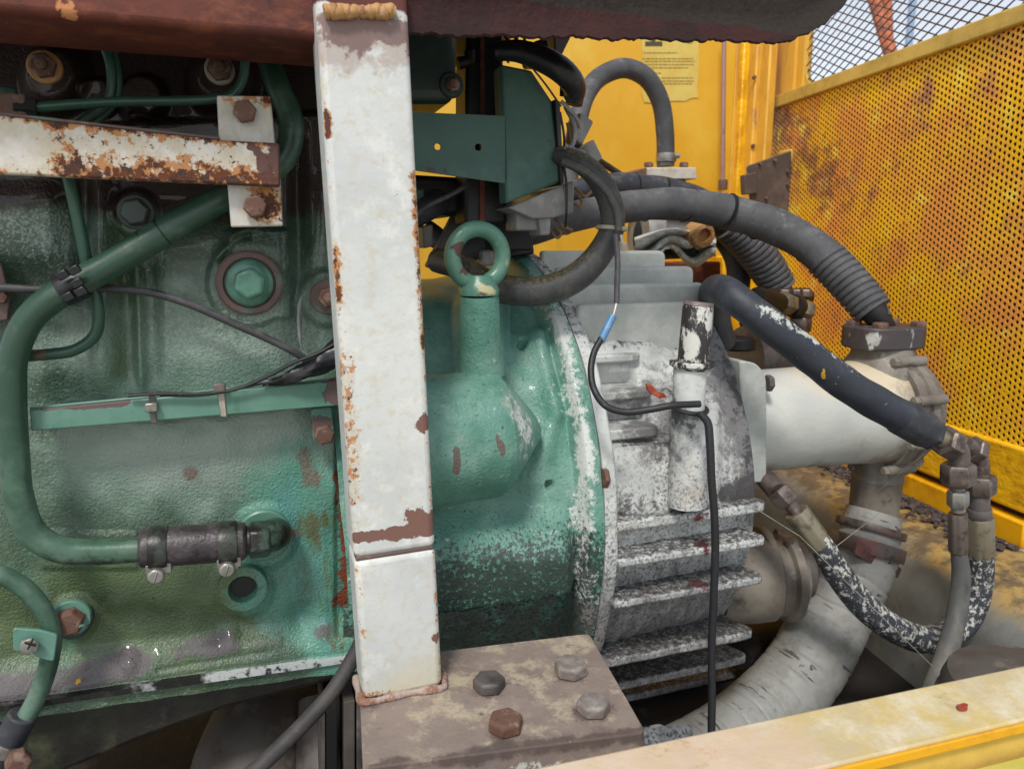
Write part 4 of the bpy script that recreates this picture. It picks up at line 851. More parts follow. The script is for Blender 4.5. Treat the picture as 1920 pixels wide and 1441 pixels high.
H += 0.0011 * up(cc, yi, xi)
G = np.stack([XX, EY - H, ZZ], -1)
BK = np.stack([XX[[0, -1]], np.full((2, nx), 1.25), ZZ[[0, -1]]], -1)
G = np.concatenate([BK[:1], G, BK[1:]], 0)
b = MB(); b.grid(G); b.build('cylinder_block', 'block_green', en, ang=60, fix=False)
def eb(name, m, bb, **k): return bb.build(name, m, en, **k)
# gasket and oil pan
gk = [Q(-90, 1336, EY - .030), Q(660, 1232, EY - .030), Q(660, 1241, EY - .030), Q(-90, 1347, EY - .030)]
b = MB(); b.prism(gk, (0, .35, 0)); eb('pan_gasket', 'gasket', b)
pn = [Q(-90, 1350, EY), Q(680, 1244, EY), Q(680, 1262, EY), Q(420, 1330, EY), Q(260, 1388, EY), Q(90, 1460, EY), Q(-90, 1540, EY)]
b = MB(); pp0 = [p for p in pn]; b.prism(pp0, (0, .40, 0)); eb('oil_pan', 'pan_green', b, bevel=0.012, seg=3)
def bolt(x, y, Y, w_, m, washer=None, wm=None, h=.45, rot=.2, name='bolt', collar=None, par=None):
    p = Q(x, y, Y); af = px2m(p, w_); base = p
    t = MB().hexa(base + Vector((0, -.0025, 0)), (0, -1, 0), af, af * h, rot).build(name, m, par or en, bevel=af * .04)
    if washer:
        MB().lathe(base + Vector((0, .004, 0)), (0, -1, 0), [(0, af * washer / 2), (.0052, af * washer / 2), (.0065, af * washer / 2 - .001)], 30).build('washer', wm or m, t)
    if collar:
        MB().lathe(base + Vector((0, -.0025, 0)), (0, -1, 0), [(af * h, af * collar / 2), (af * h + .004, af * collar / 2), (af * h + .005, af * collar / 2 * .7)], 20).build('stud', m, t)
    return t
bolt(255, 398, EY - .024, 46, 'dark_green', 1.42, 'dark_green')
bolt(84, 126, EY - .008, 40, 'rusty_bolt', 1.5, 'weld_metal', collar=.5); bolt(412, 131, EY - .008, 40, 'rusty_bolt', 1.35, 'tie_cream', collar=.5)
# big plug with rusty rim
b = MB(); p = Q(468, 530, EY - .022)
b.lathe(p, (0, -1, 0), [(0, px2m(p, 60)), (.006, px2m(p, 60)), (.0075, px2m(p, 56)), (.0075, px2m(p, 47)), (.003, px2m(p, 45)), (.003, 0.001)], 40); eb('plug_rim', 'rim_rust', b)
b = MB(); b.lathe(p + Vector((0, -.002, 0)), (0, -1, 0), [(0, px2m(p, 43)), (.0045, px2m(p, 42)), (.007, px2m(p, 36)), (.008, px2m(p, 26)), (.008, .001)], 40); pg = eb('core_plug', 'turq_gloss', b)
b = MB(); b.hexa(p + Vector((0, -.009, 0)), (0, -1, 0), px2m(p, 52), px2m(p, 26), .35); b.build('plug_head', 'turq_gloss', pg, bevel=0.002)
bolt(614, 557, EY - .026, 34, 'rusty_bolt', 1.9, 'rim_rust', collar=.6)
# fuel lines
for pts, wd in (([(48, 203, .745), (200, 192, .745), (400, 186, .745), (436, 178, .745), (455, 150, .745), (460, 110, .745), (468, 30, .745)], 18),
             ([(128, 330, .765), (150, 430, .765), (166, 510, .765), (184, 580, .765), (178, 628, .765), (140, 656, .765), (90, 664, .765), (30, 668, .765)], 22),
             ([(120, 260, .775), (160, 222, .775), (196, 200, .775), (208, 172, .775), (206, 120, .775), (190, 70, .775), (180, 20, .775)], 17),
             ([(140, 250, .785), (186, 222, .785), (215, 190, .785), (222, 150, .785), (214, 105, .785), (200, 20, .785)], 15)):
    b = MB(); tubepx(b, pts, wd); eb('fuel_line', 'line_green', b)
b = MB(); b.box(Q(22, 198, .745), .024, .016, .018); nb = eb('line_union', 'rusty_bolt', b, bevel=.002)
b = MB(); b.hexa(Q(14, 186, .745), (0, 0, 1), .014, .008); b.build('union_cap', 'line_green', nb)
b = MB(); b.hexa(Q(30, 203, .745), (1, 0, 0), .017, .016, .2); b.build('union_nut', 'black_metal', nb)
# coolant pipe along the block
CY = .742
b = MB()
cp = [(487, 60, .80), (520, 160, .775), (546, 230, .765), (536, 290, .76), (490, 335, .755), (415, 373, .75), (300, 440, CY), (200, 500, CY), (120, 545, CY), (58, 595, CY), (26, 665, CY), (22, 740, CY), (27, 850, CY), (36, 935, CY), (62, 1000, CY), (115, 1030, CY), (180, 1034, CY), (275, 1029, CY)]
tubepx(b, cp, [46] * 5 + [50, 52, 52, 53, 52, 50, 50, 50, 50, 50, 50, 48, 46], seg=24, n=120); pipe = eb('coolant_pipe', 'pipe_green', b)
def ring(px_, py_, Y, dx, dy, w_, l, m, name, par, h=0.0):
    p = Q(px_, py_, Y); q = Q(px_ + dx, py_ + dy, Y); ax = (q - p).normalized(); r_ = px2m(p, w_ / 2); L_ = px2m(p, l)
    bb = MB(); bb.lathe(p - ax * L_ / 2, ax, [(0, r_ * .97), (L_ * .12, r_), (L_ * .88, r_), (L_, r_ * .97)], 28); return bb.build(name, m, par)
ring(272, 456, CY, 10, -6.2, 53, 3, 'black_metal', 'seam_ring', pipe); ring(305, 436, CY, 10, -6.2, 53.5, 3, 'black_metal', 'seam_ring', pipe)
# black clip on the pipe
cl = ring(134, 537, CY, 10, -5.2, 62, 40, 'black_plastic', 'pipe_clip', pipe)
for x, y in ((118, 515), (140, 506), (128, 556), (152, 546), (145, 530)):
    b = MB(); b.box(Q(x, y, CY - .022), .009, .008, .007, 0, .1, -.5); b.build('clip_lug', 'black_plastic', cl, bevel=.001)
sl = MB(); tubepx(sl, [(262, 1028, CY - .002), (340, 1022, CY - .002), (400, 1018, CY - .002), (462, 1013, CY - .002)], [72, 74, 73, 70], seg=24); slv = sl.build('hose_sleeve', 'rubber_oily', pipe, bevel=.003)
for x, y, sx in ((298, 1026, 298), (428, 1017, 430)):
    k = ring(x, y, CY - .002, 20, -1.6, 82, 32, 'clamp_oily', 'hose_clamp', pipe)
for x, y in ((298, 1074), (430, 1062)):
    p = Q(x, y, CY - .016); b = MB(); b.box(p + Vector((0, 0.006, .004)), .022, .014, .010); b.lathe(p + Vector((-.002, .004, 0)), (0, -1, 0), [(0, .0075), (.012, .0075), (.0135, .006)], 16); b.box(p + Vector((-.002, -.0094, 0)), .0018, .0016, .012, 0, 0, .3); b.build('clamp_screw', 'steel', pipe, bevel=.0008)
b = MB(); p = Q(495, 1000, EY - .012); b.lathe(p, (0, -1, 0), [(0, px2m(p, 49)), (.006, px2m(p, 49)), (.0075, px2m(p, 46)), (.0075, .001)], 40); eb('elbow_flange', 'strip_green', b)
b = MB(); tubepx(b, [(455, 1014, CY), (485, 1010, CY), (506, 1004, CY + .006), (516, 1000, CY + .03), (512, 998, EY)], [54, 58, 62, 60, 52], seg=20); elb = b.build('pipe_elbow', 'elbow_oily', pipe)
b = MB(); q = Q(468, 1012, CY); b.hexa(q, (Q(520, 1008, CY) - q).normalized(), px2m(q, 62), .02, .3); b.build('elbow_hex', 'elbow_oily', elb, bevel=.002)
# open threaded hole
b = MB(); p = Q(456, 1098, EY - .010); rO, rI = px2m(p, 44), px2m(p, 25)
b.lathe(p, (0, -1, 0), [(-.003, rI * .8), (-.002, rI * .82), (.004, rI), (.0075, rI), (.009, rI + .001), (.009, rO - .001), (.008, rO), (-.002, rO)], 40); eb('threaded_boss', 'block_green', b)
b = MB(); b.lathe(p + Vector((0, -.0005, 0)), (0, -1, 0), [(0, rI * .8), (.001, rI * .8)], 30); eb('hole_floor', 'black_metal', b)
# small lower pipe with its clip, screw, hose end
LY = .748
b = MB(); tubepx(b, [(-60, 1062, LY), (0, 1076, LY), (45, 1102, LY), (80, 1142, LY), (97, 1185, LY), (92, 1240, LY), (72, 1300, LY), (45, 1350, LY), (18, 1392, LY)], 34, seg=18); lp = eb('drain_pipe', 'pipe_green', b)
cpt = rnd_poly(poly([(24, 1177), (75, 1181), (108, 1190), (101, 1240), (72, 1234), (60, 1224), (24, 1220)], LY - .014), .003)
b = MB(); b.prism(cpt, (0, .004, 0)); b.build('clip_plate', 'strip_green', lp, bevel=.001)
b = MB(); b.prism(poly([(70, 1190), (112, 1165), (160, 1172), (112, 1194)], LY + .004), (0, .004, 0)); b.build('clip_bracket', 'strip_green', lp, bevel=.001)
sc_ = bolt(57, 1207, LY - .016, 30, 'steel', None, name='clip_screw', h=.2, par=lp)
b = MB(); p = Q(57, 1207, LY - .0245); b.box(p, .010, .0012, .0016, 0, 0, .5); b.box(p, .0016, .0014, .010, 0, 0, .5); b.build('clip_screw_slot', 'black_metal', lp)
bt = bolt(134, 1157, EY - .032, 44, 'rusty_bolt', 1.55, 'strip_green', h=.6)
b = MB(); p = Q(140, 1155, EY - .008); b.lathe(p, (0, -1, 0), [(0, .018), (.014, .0175), (.02, .014)], 26); eb('bolt_spacer', 'dark_green', b)
b = MB(); tubepx(b, [(44, 1338, LY), (18, 1386, LY), (-20, 1450, LY)], 52, seg=20); b.build('hose_end', 'rubber_dark', lp, bevel=.002)
ring(22, 1408, LY, 10, 7, 60, 24, 'steel', 'end_clamp', lp) if False else ring(16, 1396, LY, -6, 10, 60, 24, 'steel', 'end_clamp', lp)
b = MB(); p = Q(34, 1420, LY - .018); b.lathe(p, (.3, -1, 0), [(0, .011), (.012, .011), (.014, .009)], 6); b.build('end_clamp_screw', 'rusty_bolt', lp, bevel=.001)
# cable strip with foot
SY = .752
stp = [(55, 769), (640, 712), (641, 760), (58, 808)]
b = MB(); b.prism(poly(stp, SY), (0, .004, 0)); b.prism([Q(55, 769, SY + .0045), Q(640, 712, SY + .0045), Q(640, 712, EY), Q(55, 769, EY)], (0, 0, .003)); st = eb('cable_strip', 'strip_green', b, bevel=.0012)
b = MB(); b.prism(rnd_poly(poly([(583, 766), (622, 762), (628, 824), (588, 828)], SY + .012), .003), (0, .006, 0)); b.build('strip_foot', 'strip_green', st, bevel=.001)
bolt(607, 812, SY + .010, 34, 'rusty_bolt', name='foot_bolt', h=.4, par=st)
for x, yt, yb, m, dx in ((284, 740, 792, 'tie_brown', 4), (413, 724, 781, 'tie_cream', 6)):
    b = MB(); b.prism(poly([(x - 6, yt), (x + 6, yt), (x + 6 + dx, yb), (x - 5 + dx, yb)], SY - .0022), (0, .0018, 0)); tt = b.build('cable_tie', m, st, bevel=.0006)
    q = (x, yt + 23) if m == 'tie_brown' else (x - 1, yt + 2)
    b = MB(); b.box(Q(q[0], q[1], SY - .005), .0105, .007, .0085); b.build('tie_head', 'steel' if m == 'tie_brown' else 'tie_brown', st, bevel=.0012)

# ------------------------------------------------------------------ bell housing (same casting line as the engine)
AY, AZ = 1.03, 1.17
RF = 0.325
nX, nT = 260, 420
Xs = np.linspace(0.07, 0.352, nX); TH = np.linspace(R(-75), R(112), nT)
XX, TT = np.meshgrid(Xs, TH)
R0 = 0.282 + 0.020 * ss(.18, .36, XX)
YY = AY - R0 * np.cos(TT); ZZ = AZ + R0 * np.sin(TT)
PX, PY = proj(XX, YY, ZZ)
D = np.zeros_like(PX)
D += 0.022 * ss(0.326, 0.338, XX)                                                   # mating flange
edge = 1117 - .137 * (PX - 830)
lg = ss(935, 1035, PY) * (1 - ss(edge - 5, edge + 6, PY)) * (1 - ss(1040, 1085, PX))
D += 0.034 * lg - 0.016 * ss(edge - 2, edge + 10, PY) * (1 - ss(1060, 1090, PX))
D += 0.008 * boxm(930, 1040, 600, 700, 26) * 0
D += 0.010 * np.exp(-(((PX - 1000) / 26) ** 2 + ((PY - 640) / 26) ** 2)) - 0.012 * disc(978, 648, 8, 3)
D += 0.010 * lineb(1010, 640, 1040, 780, 16) * .8 + 0.008 * lineb(1030, 810, 1000, 900, 20)
D -= 0.012 * disc(1030, 908, 7, 3)
D += 0.004 * lineb(945, 690, 1040, 760, 24)
D += 0.012 * boxm(855, 945, 560, 690, 12, 20)
cc2 = RNG.normal(size=(22, 14)); D += 0.0012 * up(cc2, np.linspace(0, 21.001, nT), np.linspace(0, 13.001, nX))
RR = R0 + D
G = np.stack([XX, AY - RR * np.cos(TT), AZ + RR * np.sin(TT)], -1)
b = MB(); b.grid(G); eb('bell_housing', 'bell_green', b, ang=60, fix=False)
# starter pocket: a bullet shaped bulge lying along the housing
p0 = Q(925, 812, .745); rb = .0690; x0_ = p0.x
xt = Q(1016, 800, .735).x - x0_
prof = [(-.12, rb * 1.03), (-.05, rb * 1.01), (-.010, rb), (-.003, rb * .995), (.004, rb * .955), (xt * .5, rb * .62), (xt * .82, rb * .33), (xt * .93, rb * .22), (xt * .99, rb * .13), (xt * 1.01, .002)]
b = MB(); b.lathe((x0_, .745, p0.z), (1, .0, .012), prof, 64, rf=lambda t, th: .0012 * math.sin(3 * th + 40 * t)); eb('starter_pocket', 'bell_green', b, bevel=0, ang=19)
# lifting eye
LYE = .742
b = MB(); p0, p1 = Q(902, 700, LYE + .012), Q(898, 552, LYE); ax = (p1 - p0); r_ = px2m(p1, 38)
b.lathe(p0, ax, [(0, r_ * 1.22), (ax.length * .3, r_ * 1.06), (ax.length * .93, r_), (ax.length, r_ * .94)], 30); le = eb('lifting_eye', 'bell_green', b)
b = MB(); p = Q(896, 481, LYE); b.torus(p, (Vector((0.12, -1, 0))), px2m(p, 51), px2m(p, 15.5), 44, 16)
b.lathe(Q(898, 553, LYE), (0, 0, 1), [(0, r_ * 1.0), (.006, r_ * 1.02), (.012, r_ * .86), (.02, r_ * .62)], 26); b.build('eye_ring', 'eye_green', le)

# ------------------------------------------------------------------ gearbox
gb = thing('gearbox', 'pale grey finned gearbox housing speckled with black oil, bolted to the green bell housing', 'gearbox', (.46, AY, .86))
def gbb(name, m, bb, **k): return bb.build(name, m, gb, **k)
# body shell
Xs = np.linspace(0.366, 0.592, 120); TH = np.linspace(R(-100), R(125), 300)
XX, TT = np.meshgrid(Xs, TH)
R0 = 0.300 - 0.008 * ss(.37, .6, XX) - 0.07 * ss(.572, .592, XX) ** 2
YY = AY - R0 * np.cos(TT); ZZ = AZ + R0 * np.sin(TT); PX, PY = proj(XX, YY, ZZ)
D = 0.012 * boxm(1235, 1345, 740, 960, 16, 30)
D += 0.010 * boxm(1125, 1245, 830, 965, 8) - 0.030 * boxm(1080, 1192, 698, 738, 7) - 0.030 * boxm(1095, 1215, 764, 802, 7) + 0.006 * boxm(1080, 1225, 640, 672, 12)
cc3 = RNG.normal(size=(20, 10)); D += 0.0012 * up(cc3, np.linspace(0, 19.001, 300), np.linspace(0, 9.001, 120))
RR = R0 + D
b = MB(); b.grid(np.stack([XX, AY - RR * np.cos(TT), AZ + RR * np.sin(TT)], -1)); gbb('case', 'gear_speck', b, ang=60, fix=False)
b = MB(); b.lathe((.586, AY, AZ), (1, 0, 0), [(0, .20), (.004, .205), (.01, .20), (.014, .12), (.015, .001)], 60); gbb('end_cover', 'gear_white', b)
b = MB(); b.lathe((.3535, AY, AZ), (1, 0, 0), [(0, RF), (.014, RF), (.0165, RF - .002), (.0175, RF - .014), (.018, .20)], 140, rf=lambda t, th: .0012 * math.sin(th * 17)); gbb('flange', 'gear_speck', b, ang=30)
# gasket line between the flanges
b = MB(); b.lathe((.3518, AY, AZ), (1, 0, 0), [(0, RF - .004), (.0022, RF - .004)], 120); gbb('flange_gasket', 'black_metal', b)
# upright cooling fins on top
for x0, x1, y0, y1, rr in ((905, 1250, 473, 467, .012), (1040, 1303, 503, 497, .012), (1035, 1325, 536, 528, .012), (1040, 1342, 575, 562, .014)):
    zf = Q(x1 - 20, y1, .85).z
    Yf = .9
    for _ in range(12):
        zf = Q((x0 + x1) / 2, (y0 + y1) / 2, Yf).z
        Yf = AY - math.sqrt(max(.0004, (.338) ** 2 - (zf - AZ) ** 2))
    A_, B2 = Q(x0, y0, Yf), Q(x1, y1, Yf)
    zz = max(A_.z, B2.z)
    xa = .365
    P = [Vector((xa, Yf, zf - .09)), Vector((B2.x - .012, Yf, zf - .09)), Vector((B2.x, Yf, zf - .04)), Vector((B2.x, Yf, zf)), Vector((xa, Yf, zf))]
    P = rnd_poly(P, [0, .01, .02, .012, 0], 6)
    b = MB(); b.prism(P, (0, .012, 0)); gbb('cooling_fin', 'fin_white', b, bevel=.0048, seg=4)
# short level fins with slots behind the flange
for x0, x1, y0, y1, t_ in ((1086, 1206, 686, 676, 15), (1100, 1228, 750, 738, 17), (1112, 1240, 816, 801, 20)):
    zf = Q((x0 + x1) / 2, (y0 + y1) / 2, .73).z
    Yf = AY - math.sqrt(.316 ** 2 - (zf - AZ) ** 2)
    B2 = Q(x1, y1, Yf); h_ = px2m(B2, t_)
    P = rnd_poly([Vector((.368, Yf, zf)), Vector((B2.x, Yf, zf)), Vector((B2.x, AY - .2, zf)), Vector((.368, AY - .2, zf))], [0, .014, 0, 0], 6)
    b = MB(); b.prism(P, (0, 0, -h_)); gbb('short_fin', 'gear_white', b, bevel=.0025, seg=3)
# level shelf fins low down, wavy at their free end
for i, (x0, y0, x1, y1, rfo, te) in enumerate(((1130, 985, 1442, 938, .322, 20), (1135, 1056, 1442, 1004, .334, 17), (1138, 1141, 1438, 1068, .334, 16), (1140, 1238, 1418, 1180, .334, 17), (1165, 1279, 1405, 1229, .33, 16), (1195, 1306, 1388, 1250, .325, 15))):
    zf = Q((x0 + x1) / 2, (y0 + y1) / 2, .73).z
    for _ in range(8):
        Yf = AY - math.sqrt(max(.01, rfo ** 2 - (zf - AZ) ** 2)); zf = Q((x0 + x1) / 2, (y0 + y1) / 2, Yf).z
    B2 = Q(x1, y1, Yf); xe = B2.x; h_ = px2m(B2, te)
    P = [Vector((.366, Yf, zf))] + [Vector((lerp(.366, xe - .01, t), Yf + .0006 * math.sin(t * 23 + i), zf)) for t in np.linspace(.1, .9, 9)]
    P += [Vector((xe - .006, Yf + .001, zf)), Vector((xe, Yf + .008, zf)), Vector((xe - .003, Yf + .02, zf)), Vector((xe - .010, Yf + .035, zf)), Vector((xe - .014, Yf + .06, zf)), Vector((xe - .016, AY, zf)), Vector((.366, AY, zf))]
    b = MB(); b.prism(P, (0, 0, -h_)); gbb('shelf_fin', 'gear_speck', b, bevel=.0032, seg=3)
b = MB(); b.hexa(Q(1128, 895, AY - .312), (1, 0, 0), .022, .006); gbb('flange_bolt', 'rusty_bolt', b, bevel=.001)
# red flake lying on the case is separate; breather / dipstick tube
DY = .690
pb_, pt_ = Q(1284, 960, DY + .03), Q(1300, 560, DY)
bx = Q(1290, 760, DY)
def vert(x, y0, y1, Y, w0, w1, name, m, par, capr=None, seg=30):
    a0, a1 = Q(x[0], y0, Y), Q(x[1], y1, Y); ax = a1 - a0; L_ = ax.length; r0, r1 = px2m(a0, w0 / 2), px2m(a1, w1 / 2)
    pr = [(0, r0), (L_ * .96, r1), (L_ - .0006, r1 * .96), (L_, r1 * .9)] if capr is None else capr(L_, r0, r1)
    bb = MB(); bb.lathe(a0, ax, pr, seg); return bb.build(name, m, par)
vert((1289, 1291), 945, 765, DY + .016, 74, 64, 'dipstick_boss', 'gear_speck', gb)
dk = vert((1291, 1294), 765, 690, DY, 60, 62, 'dipstick_tube', 'gear_speck', gb)
vert((1297, 1298), 694, 676, DY, 72, 84, 'dipstick_collar', 'dip_worn', dk, lambda L_, r0, r1: [(0, r0 * .8), (L_ * .3, r0), (L_ * .55, r1), (L_ * .9, r1), (L_, r1 * .96)])
vert((1299, 1309), 676, 572, DY, 57, 57, 'dipstick_cap', 'dip_worn', dk)
vert((1309, 1310), 573, 566, DY, 57, 55, 'cap_top', 'dip_top', dk)
vert((1288, 1289), 846, 834, DY + .004, 80, 76, 'boss_ring', 'gear_speck', dk) if False else None
fk = thing('rust_flake', 'pink brown flake of scale lying beside the dipstick on the gearbox', 'flake', Q(1232, 736, .715))
b = MB(); b.prism(poly([(1213, 720), (1222, 721), (1232, 733), (1246, 738), (1250, 745), (1238, 747), (1224, 740), (1215, 731)], .712), (0, .004, 0)); b.build('chip', 'red_flake', fk, smooth=False)
# ------------------------------------------------------------------ white oil cooler on the gearbox end
CYY = .87
oc = thing('oil_cooler', 'cream white horizontal oil cooler drum with dirty brown end cap beside the gearbox', 'cooler', Q(1600, 900, CYY))
c0, c1 = Q(1436, 800, CYY), Q(1690, 752, CYY)
zc_ = (c0.z + c1.z) / 2; xa, xb = c0.x, c1.x
b = MB(); L_ = xb - xa
b.lathe((xa, CYY, zc_), (1, 0, 0), [(-.09, .0715), (-.01, .0725), (0, .0735), (L_ * .3, .0745), (L_ * .55, .077), (L_ * .75, .081), (L_ * .84, .083)], 60); b.build('drum', 'cooler_white', oc)
b = MB(); b.lathe((xa + L_ * .78, CYY, zc_), (1, 0, 0), [(0, .075), (.002, .089), (.012, .091), (.014, .087), (.02, .087), (.022, .091), (.034, .091), (.037, .084), (.058, .08), (.066, .072), (.074, .05), (.078, .001)], 60); b.build('end_cap', 'dirty_cast', oc)
xe_ = xa + L_ * .78
for k in range(9):
    a = 2 * math.pi * k / 9 + .35
    p = Vector((xe_ - .002, CYY - math.cos(a) * .0945, zc_ + math.sin(a) * .0945))
    b = MB(); b.lathe(p + Vector((-.008, 0, 0)), (1, 0, 0), [(0, .008), (.05, .008)], 12); b.hexa(p + Vector((-.008, 0, 0)), (-1, 0, 0), .013, .009, k * .4); b.build('cap_bolt', 'dirty_cast', oc, bevel=.001)
# flange pad on the gearbox side
P = rnd_poly(poly([(1388, 676), (1420, 680), (1438, 706), (1438, 905), (1392, 905)], CYY - .075), [.004, .012, .012, .004, .004])
b = MB(); b.prism(P, (0, .13, 0)); b.build('mount_flange', 'fin_white', oc, bevel=.004)
b = MB(); b.hexa(Q(1437, 718, CYY - .068), (1, -.2, 0), .02, .008, .2); b.build('flange_bolt', 'old_grey_metal', oc, bevel=.001)
# upper neck with split flange
nx_ = Q(1655, 645, CYY)
b = MB(); b.lathe(Vector((nx_.x, CYY, zc_ + .05)), (0.05, 0, 1), [(0, .062), (.02, .055), (.035, .046), (.05, .043), (nx_.z - zc_ - .045, .043)], 36); b.build('outlet_neck', 'dirty_cast', oc)
zf = Q(1655, 650, CYY).z
b = MB(); ctr = Vector((nx_.x, CYY, zf)); P = []
for k in range(40):
    a = 2 * math.pi * k / 40; P.append(ctr + Vector((math.copysign(abs(math.cos(a)) ** .7, math.cos(a)) * .058, math.copysign(abs(math.sin(a)) ** .7, math.sin(a)) * .045, 0)))
b.prism(P, (0, 0, .033)); sf = b.build('split_flange', 'dark_clamp', oc, bevel=.003)
for dx, dy in ((.036, -.028), (.040, .024), (-.034, -.026), (-.034, .026)):
    b = MB(); b.hexa(ctr + Vector((dx, dy, .0325)), (0, 0, 1), .02, .008, dx * 30); b.build('flange_screw', 'rusty_bolt', sf, bevel=.001)
# lower outlet and clamp
b = MB(); b.lathe(Q(1655, 800, CYY), Q(1632, 1010, CYY) - Q(1655, 800, CYY), [(0, .04), (.03, .038), (.05, .037), (.075, .0375), (.082, .039), (.086, .037), (.14, .0365)], 36); b.build('lower_outlet', 'dirty_cast', oc)
b = MB(); b.prism(rnd_poly(poly([(1640, 860), (1700, 850), (1733, 852), (1734, 870), (1700, 892), (1660, 902)], CYY + .01), .006), (0, .05, 0)); b.build('outlet_lug', 'dirty_cast', oc, bevel=.003)

hs_ = thing('coolant_hose', 'wide grey painted rubber hose with cracked paint dropping from the oil cooler outlet', 'hose', Q(1400, 1370, .80))
HY = CYY - .005
hp = [(1640, 960, HY), (1620, 1038, HY - .01), (1580, 1125, HY - .01), (1530, 1215, HY - .02), (1475, 1292, HY - .03), (1395, 1365, HY - .05), (1280, 1430, HY - .07)]
b = MB(); tubepx(b, hp, [98, 116, 132, 140, 142, 142, 140], seg=44, n=220, rf=lambda l, a: .0012 * math.sin(l * 31 + a) - .0016 * max(0, math.cos(2 * math.pi * l / .034 + a + .6 * math.sin(3 * a))) ** 14); b.build('hose_body', 'rubber_painted', hs_)
def ringp(p, ax, r_, L_, m, name, par, seg=36):
    bb = MB(); bb.lathe(Vector(p) - Vector(ax).normalized() * L_ / 2, ax, [(0, r_ * .985), (L_ * .1, r_), (L_ * .9, r_), (L_, r_ * .985)], seg); return bb.build(name, m, par)
hp3 = path(hp); ax = hp3[1] - hp3[0]
ringp(hp3[0] * .62 + hp3[1] * .38, ax, px2m(hp3[1], 62), px2m(hp3[1], 14), 'clamp_brown', 'hose_collar', hs_)
ringp(hp3[0] * .18 + hp3[1] * .82, ax, px2m(hp3[1], 68), px2m(hp3[1], 26), 'clamp_brown', 'hose_clamp', hs_)
ax2 = hp3[2] - hp3[1]
b = MB(); b.prism(rnd_poly(poly([(1608, 1016), (1650, 1036), (1642, 1062), (1603, 1038)], HY - .052), .002), (0, .006, 0)); b.build('clamp_saddle', 'red_lug', hs_, bevel=.001)
b = MB(); b.prism(rnd_poly(poly([(1648, 1036), (1692, 1066), (1684, 1084), (1642, 1062)], HY - .045), .003), (0, .012, 0)); b.build('clamp_screw', 'clamp_brown', hs_, bevel=.002)

# cream casting with elbow below the cooler, seen behind the gearbox fins
pm = thing('pump_casting', 'dirty cream rounded pump casting tucked behind the free ends of the gearbox fins', 'pump', Q(1450, 1100, .95))
b = MB(); o_ = Q(1440, 1070, .90); b.lathe(o_ - Vector((.10, 0, 0)), (1, -.25, 0), [(0, .064), (.06, .066), (.085, .064), (.09, .058), (.105, .057), (.108, .066), (.12, .066), (.124, .05), (.134, .046), (.136, .001)], 40); b.build('casting', 'dirty_cast', pm)
b = MB(); b.lathe(o_ + Vector((-.02, 0, 0)), (1, -.25, 0), [(0, .074), (.012, .074)], 40); b.build('casting_rib', 'dirty_cast', pm, bevel=.003)
b = MB(); b.lathe(o_ + Vector((.045, -.012, 0)), (1, -.25, 0), [(0, .040), (.004, .042), (.014, .042), (.018, .036)], 40); b.build('cover_ring', 'old_grey_metal', pm)
for k in range(7):
    a_ = 2 * math.pi * k / 7 + .3; u_ = Vector((.25, 1, 0)).normalized()
    b = MB(); b.hexa(o_ + Vector((.004, 0, 0)) + (u_ * -math.cos(a_) + Vector((0, 0, 1)) * math.sin(a_)) * .057 + Vector((.018, -.004, 0)), (1, -.25, 0), .016, .012, k); b.build('casting_bolt', 'nut_steel', pm, bevel=.001)
b = MB(); tubepx(b, [(1478, 1010, .86), (1492, 1060, .855), (1496, 1110, .86), (1484, 1150, .87)], 16, seg=12); b.build('casting_pipe', 'clamp_brown', pm)
b = MB(); tubepx(b, [(1380, 1210, .92), (1440, 1190, .95), (1500, 1165, 1.0)], 80, seg=20); b.build('dark_stub', 'black_metal', pm)
bg_ = thing('brown_pump', 'brown dusty round pump body behind the dark hydraulic hose above the oil cooler', 'pump', Q(1430, 660, 1.05))
b = MB(); o_ = Q(1395, 672, 1.05); b.lathe(o_, (1, 0, 0), [(0, .055), (.05, .056), (.09, .05), (.10, .001)], 36); b.build('body', 'old_grey_metal', bg_)
b = MB(); b.lathe(Q(1380, 655, 1.0), (0, 0, 1), [(0, .03), (.02, .03)], 20); b.build('flange', 'black_metal', bg_, bevel=.003)

# ------------------------------------------------------------------ hydraulic hoses
def chain(par, specs):                                  # fittings threaded one after another: (name, material, x0,y0,Y0, x1,y1,Y1, width px, kind)
    for nm, m, x0, y0, a, x1, y1, c, w_, kd in specs:
        p, q = Q(x0, y0, a), Q(x1, y1, c); L_ = (q - p).length; r_ = px2m(p, w_ / 2); bb = MB()
        if kd == 'hex':
            bb.lathe(p, q - p, [(0, r_ * .9), (L_ * .14, r_ * 1.06), (L_ * .86, r_ * 1.06), (L_, r_ * .9)], 6, .3)
        elif kd == 'crimp':
            bb.lathe(p, q - p, [(0, r_ * .94), (L_ * .05, r_), (L_ * .95, r_), (L_, r_ * .94)], 32, rf=lambda t, th: .0009 * (1 if math.sin(th * 8) > 0 else 0))
        else:
            bb.lathe(p, q - p, [(0, r_ * .97), (L_ * .06, r_), (L_ * .94, r_), (L_, r_ * .97)], 28)
        bb.build(nm, m, par, bevel=.0008 if kd == 'hex' else 0)
uh = thing('hydraulic_hose', 'blue black hydraulic hose with worn white paint crossing in front of the oil cooler', 'hose', Q(1740, 830, .70))
b = MB(); tubepx(b, [(1350, 640, .90), (1338, 570, .86), (1345, 543, .79), (1372, 556, .735), (1430, 598, .71), (1500, 655, .70), (1580, 715, .69), (1650, 760, .685), (1702, 788, .68)], [56, 56, 57, 60, 61, 62, 63, 64, 64], seg=26, n=90, rf=lambda l, a: .0005 * math.sin(l * 47 + a) + .0004 * math.sin(l * 110 + 2 * a)); b.build('hose', 'rubber_worn', uh)
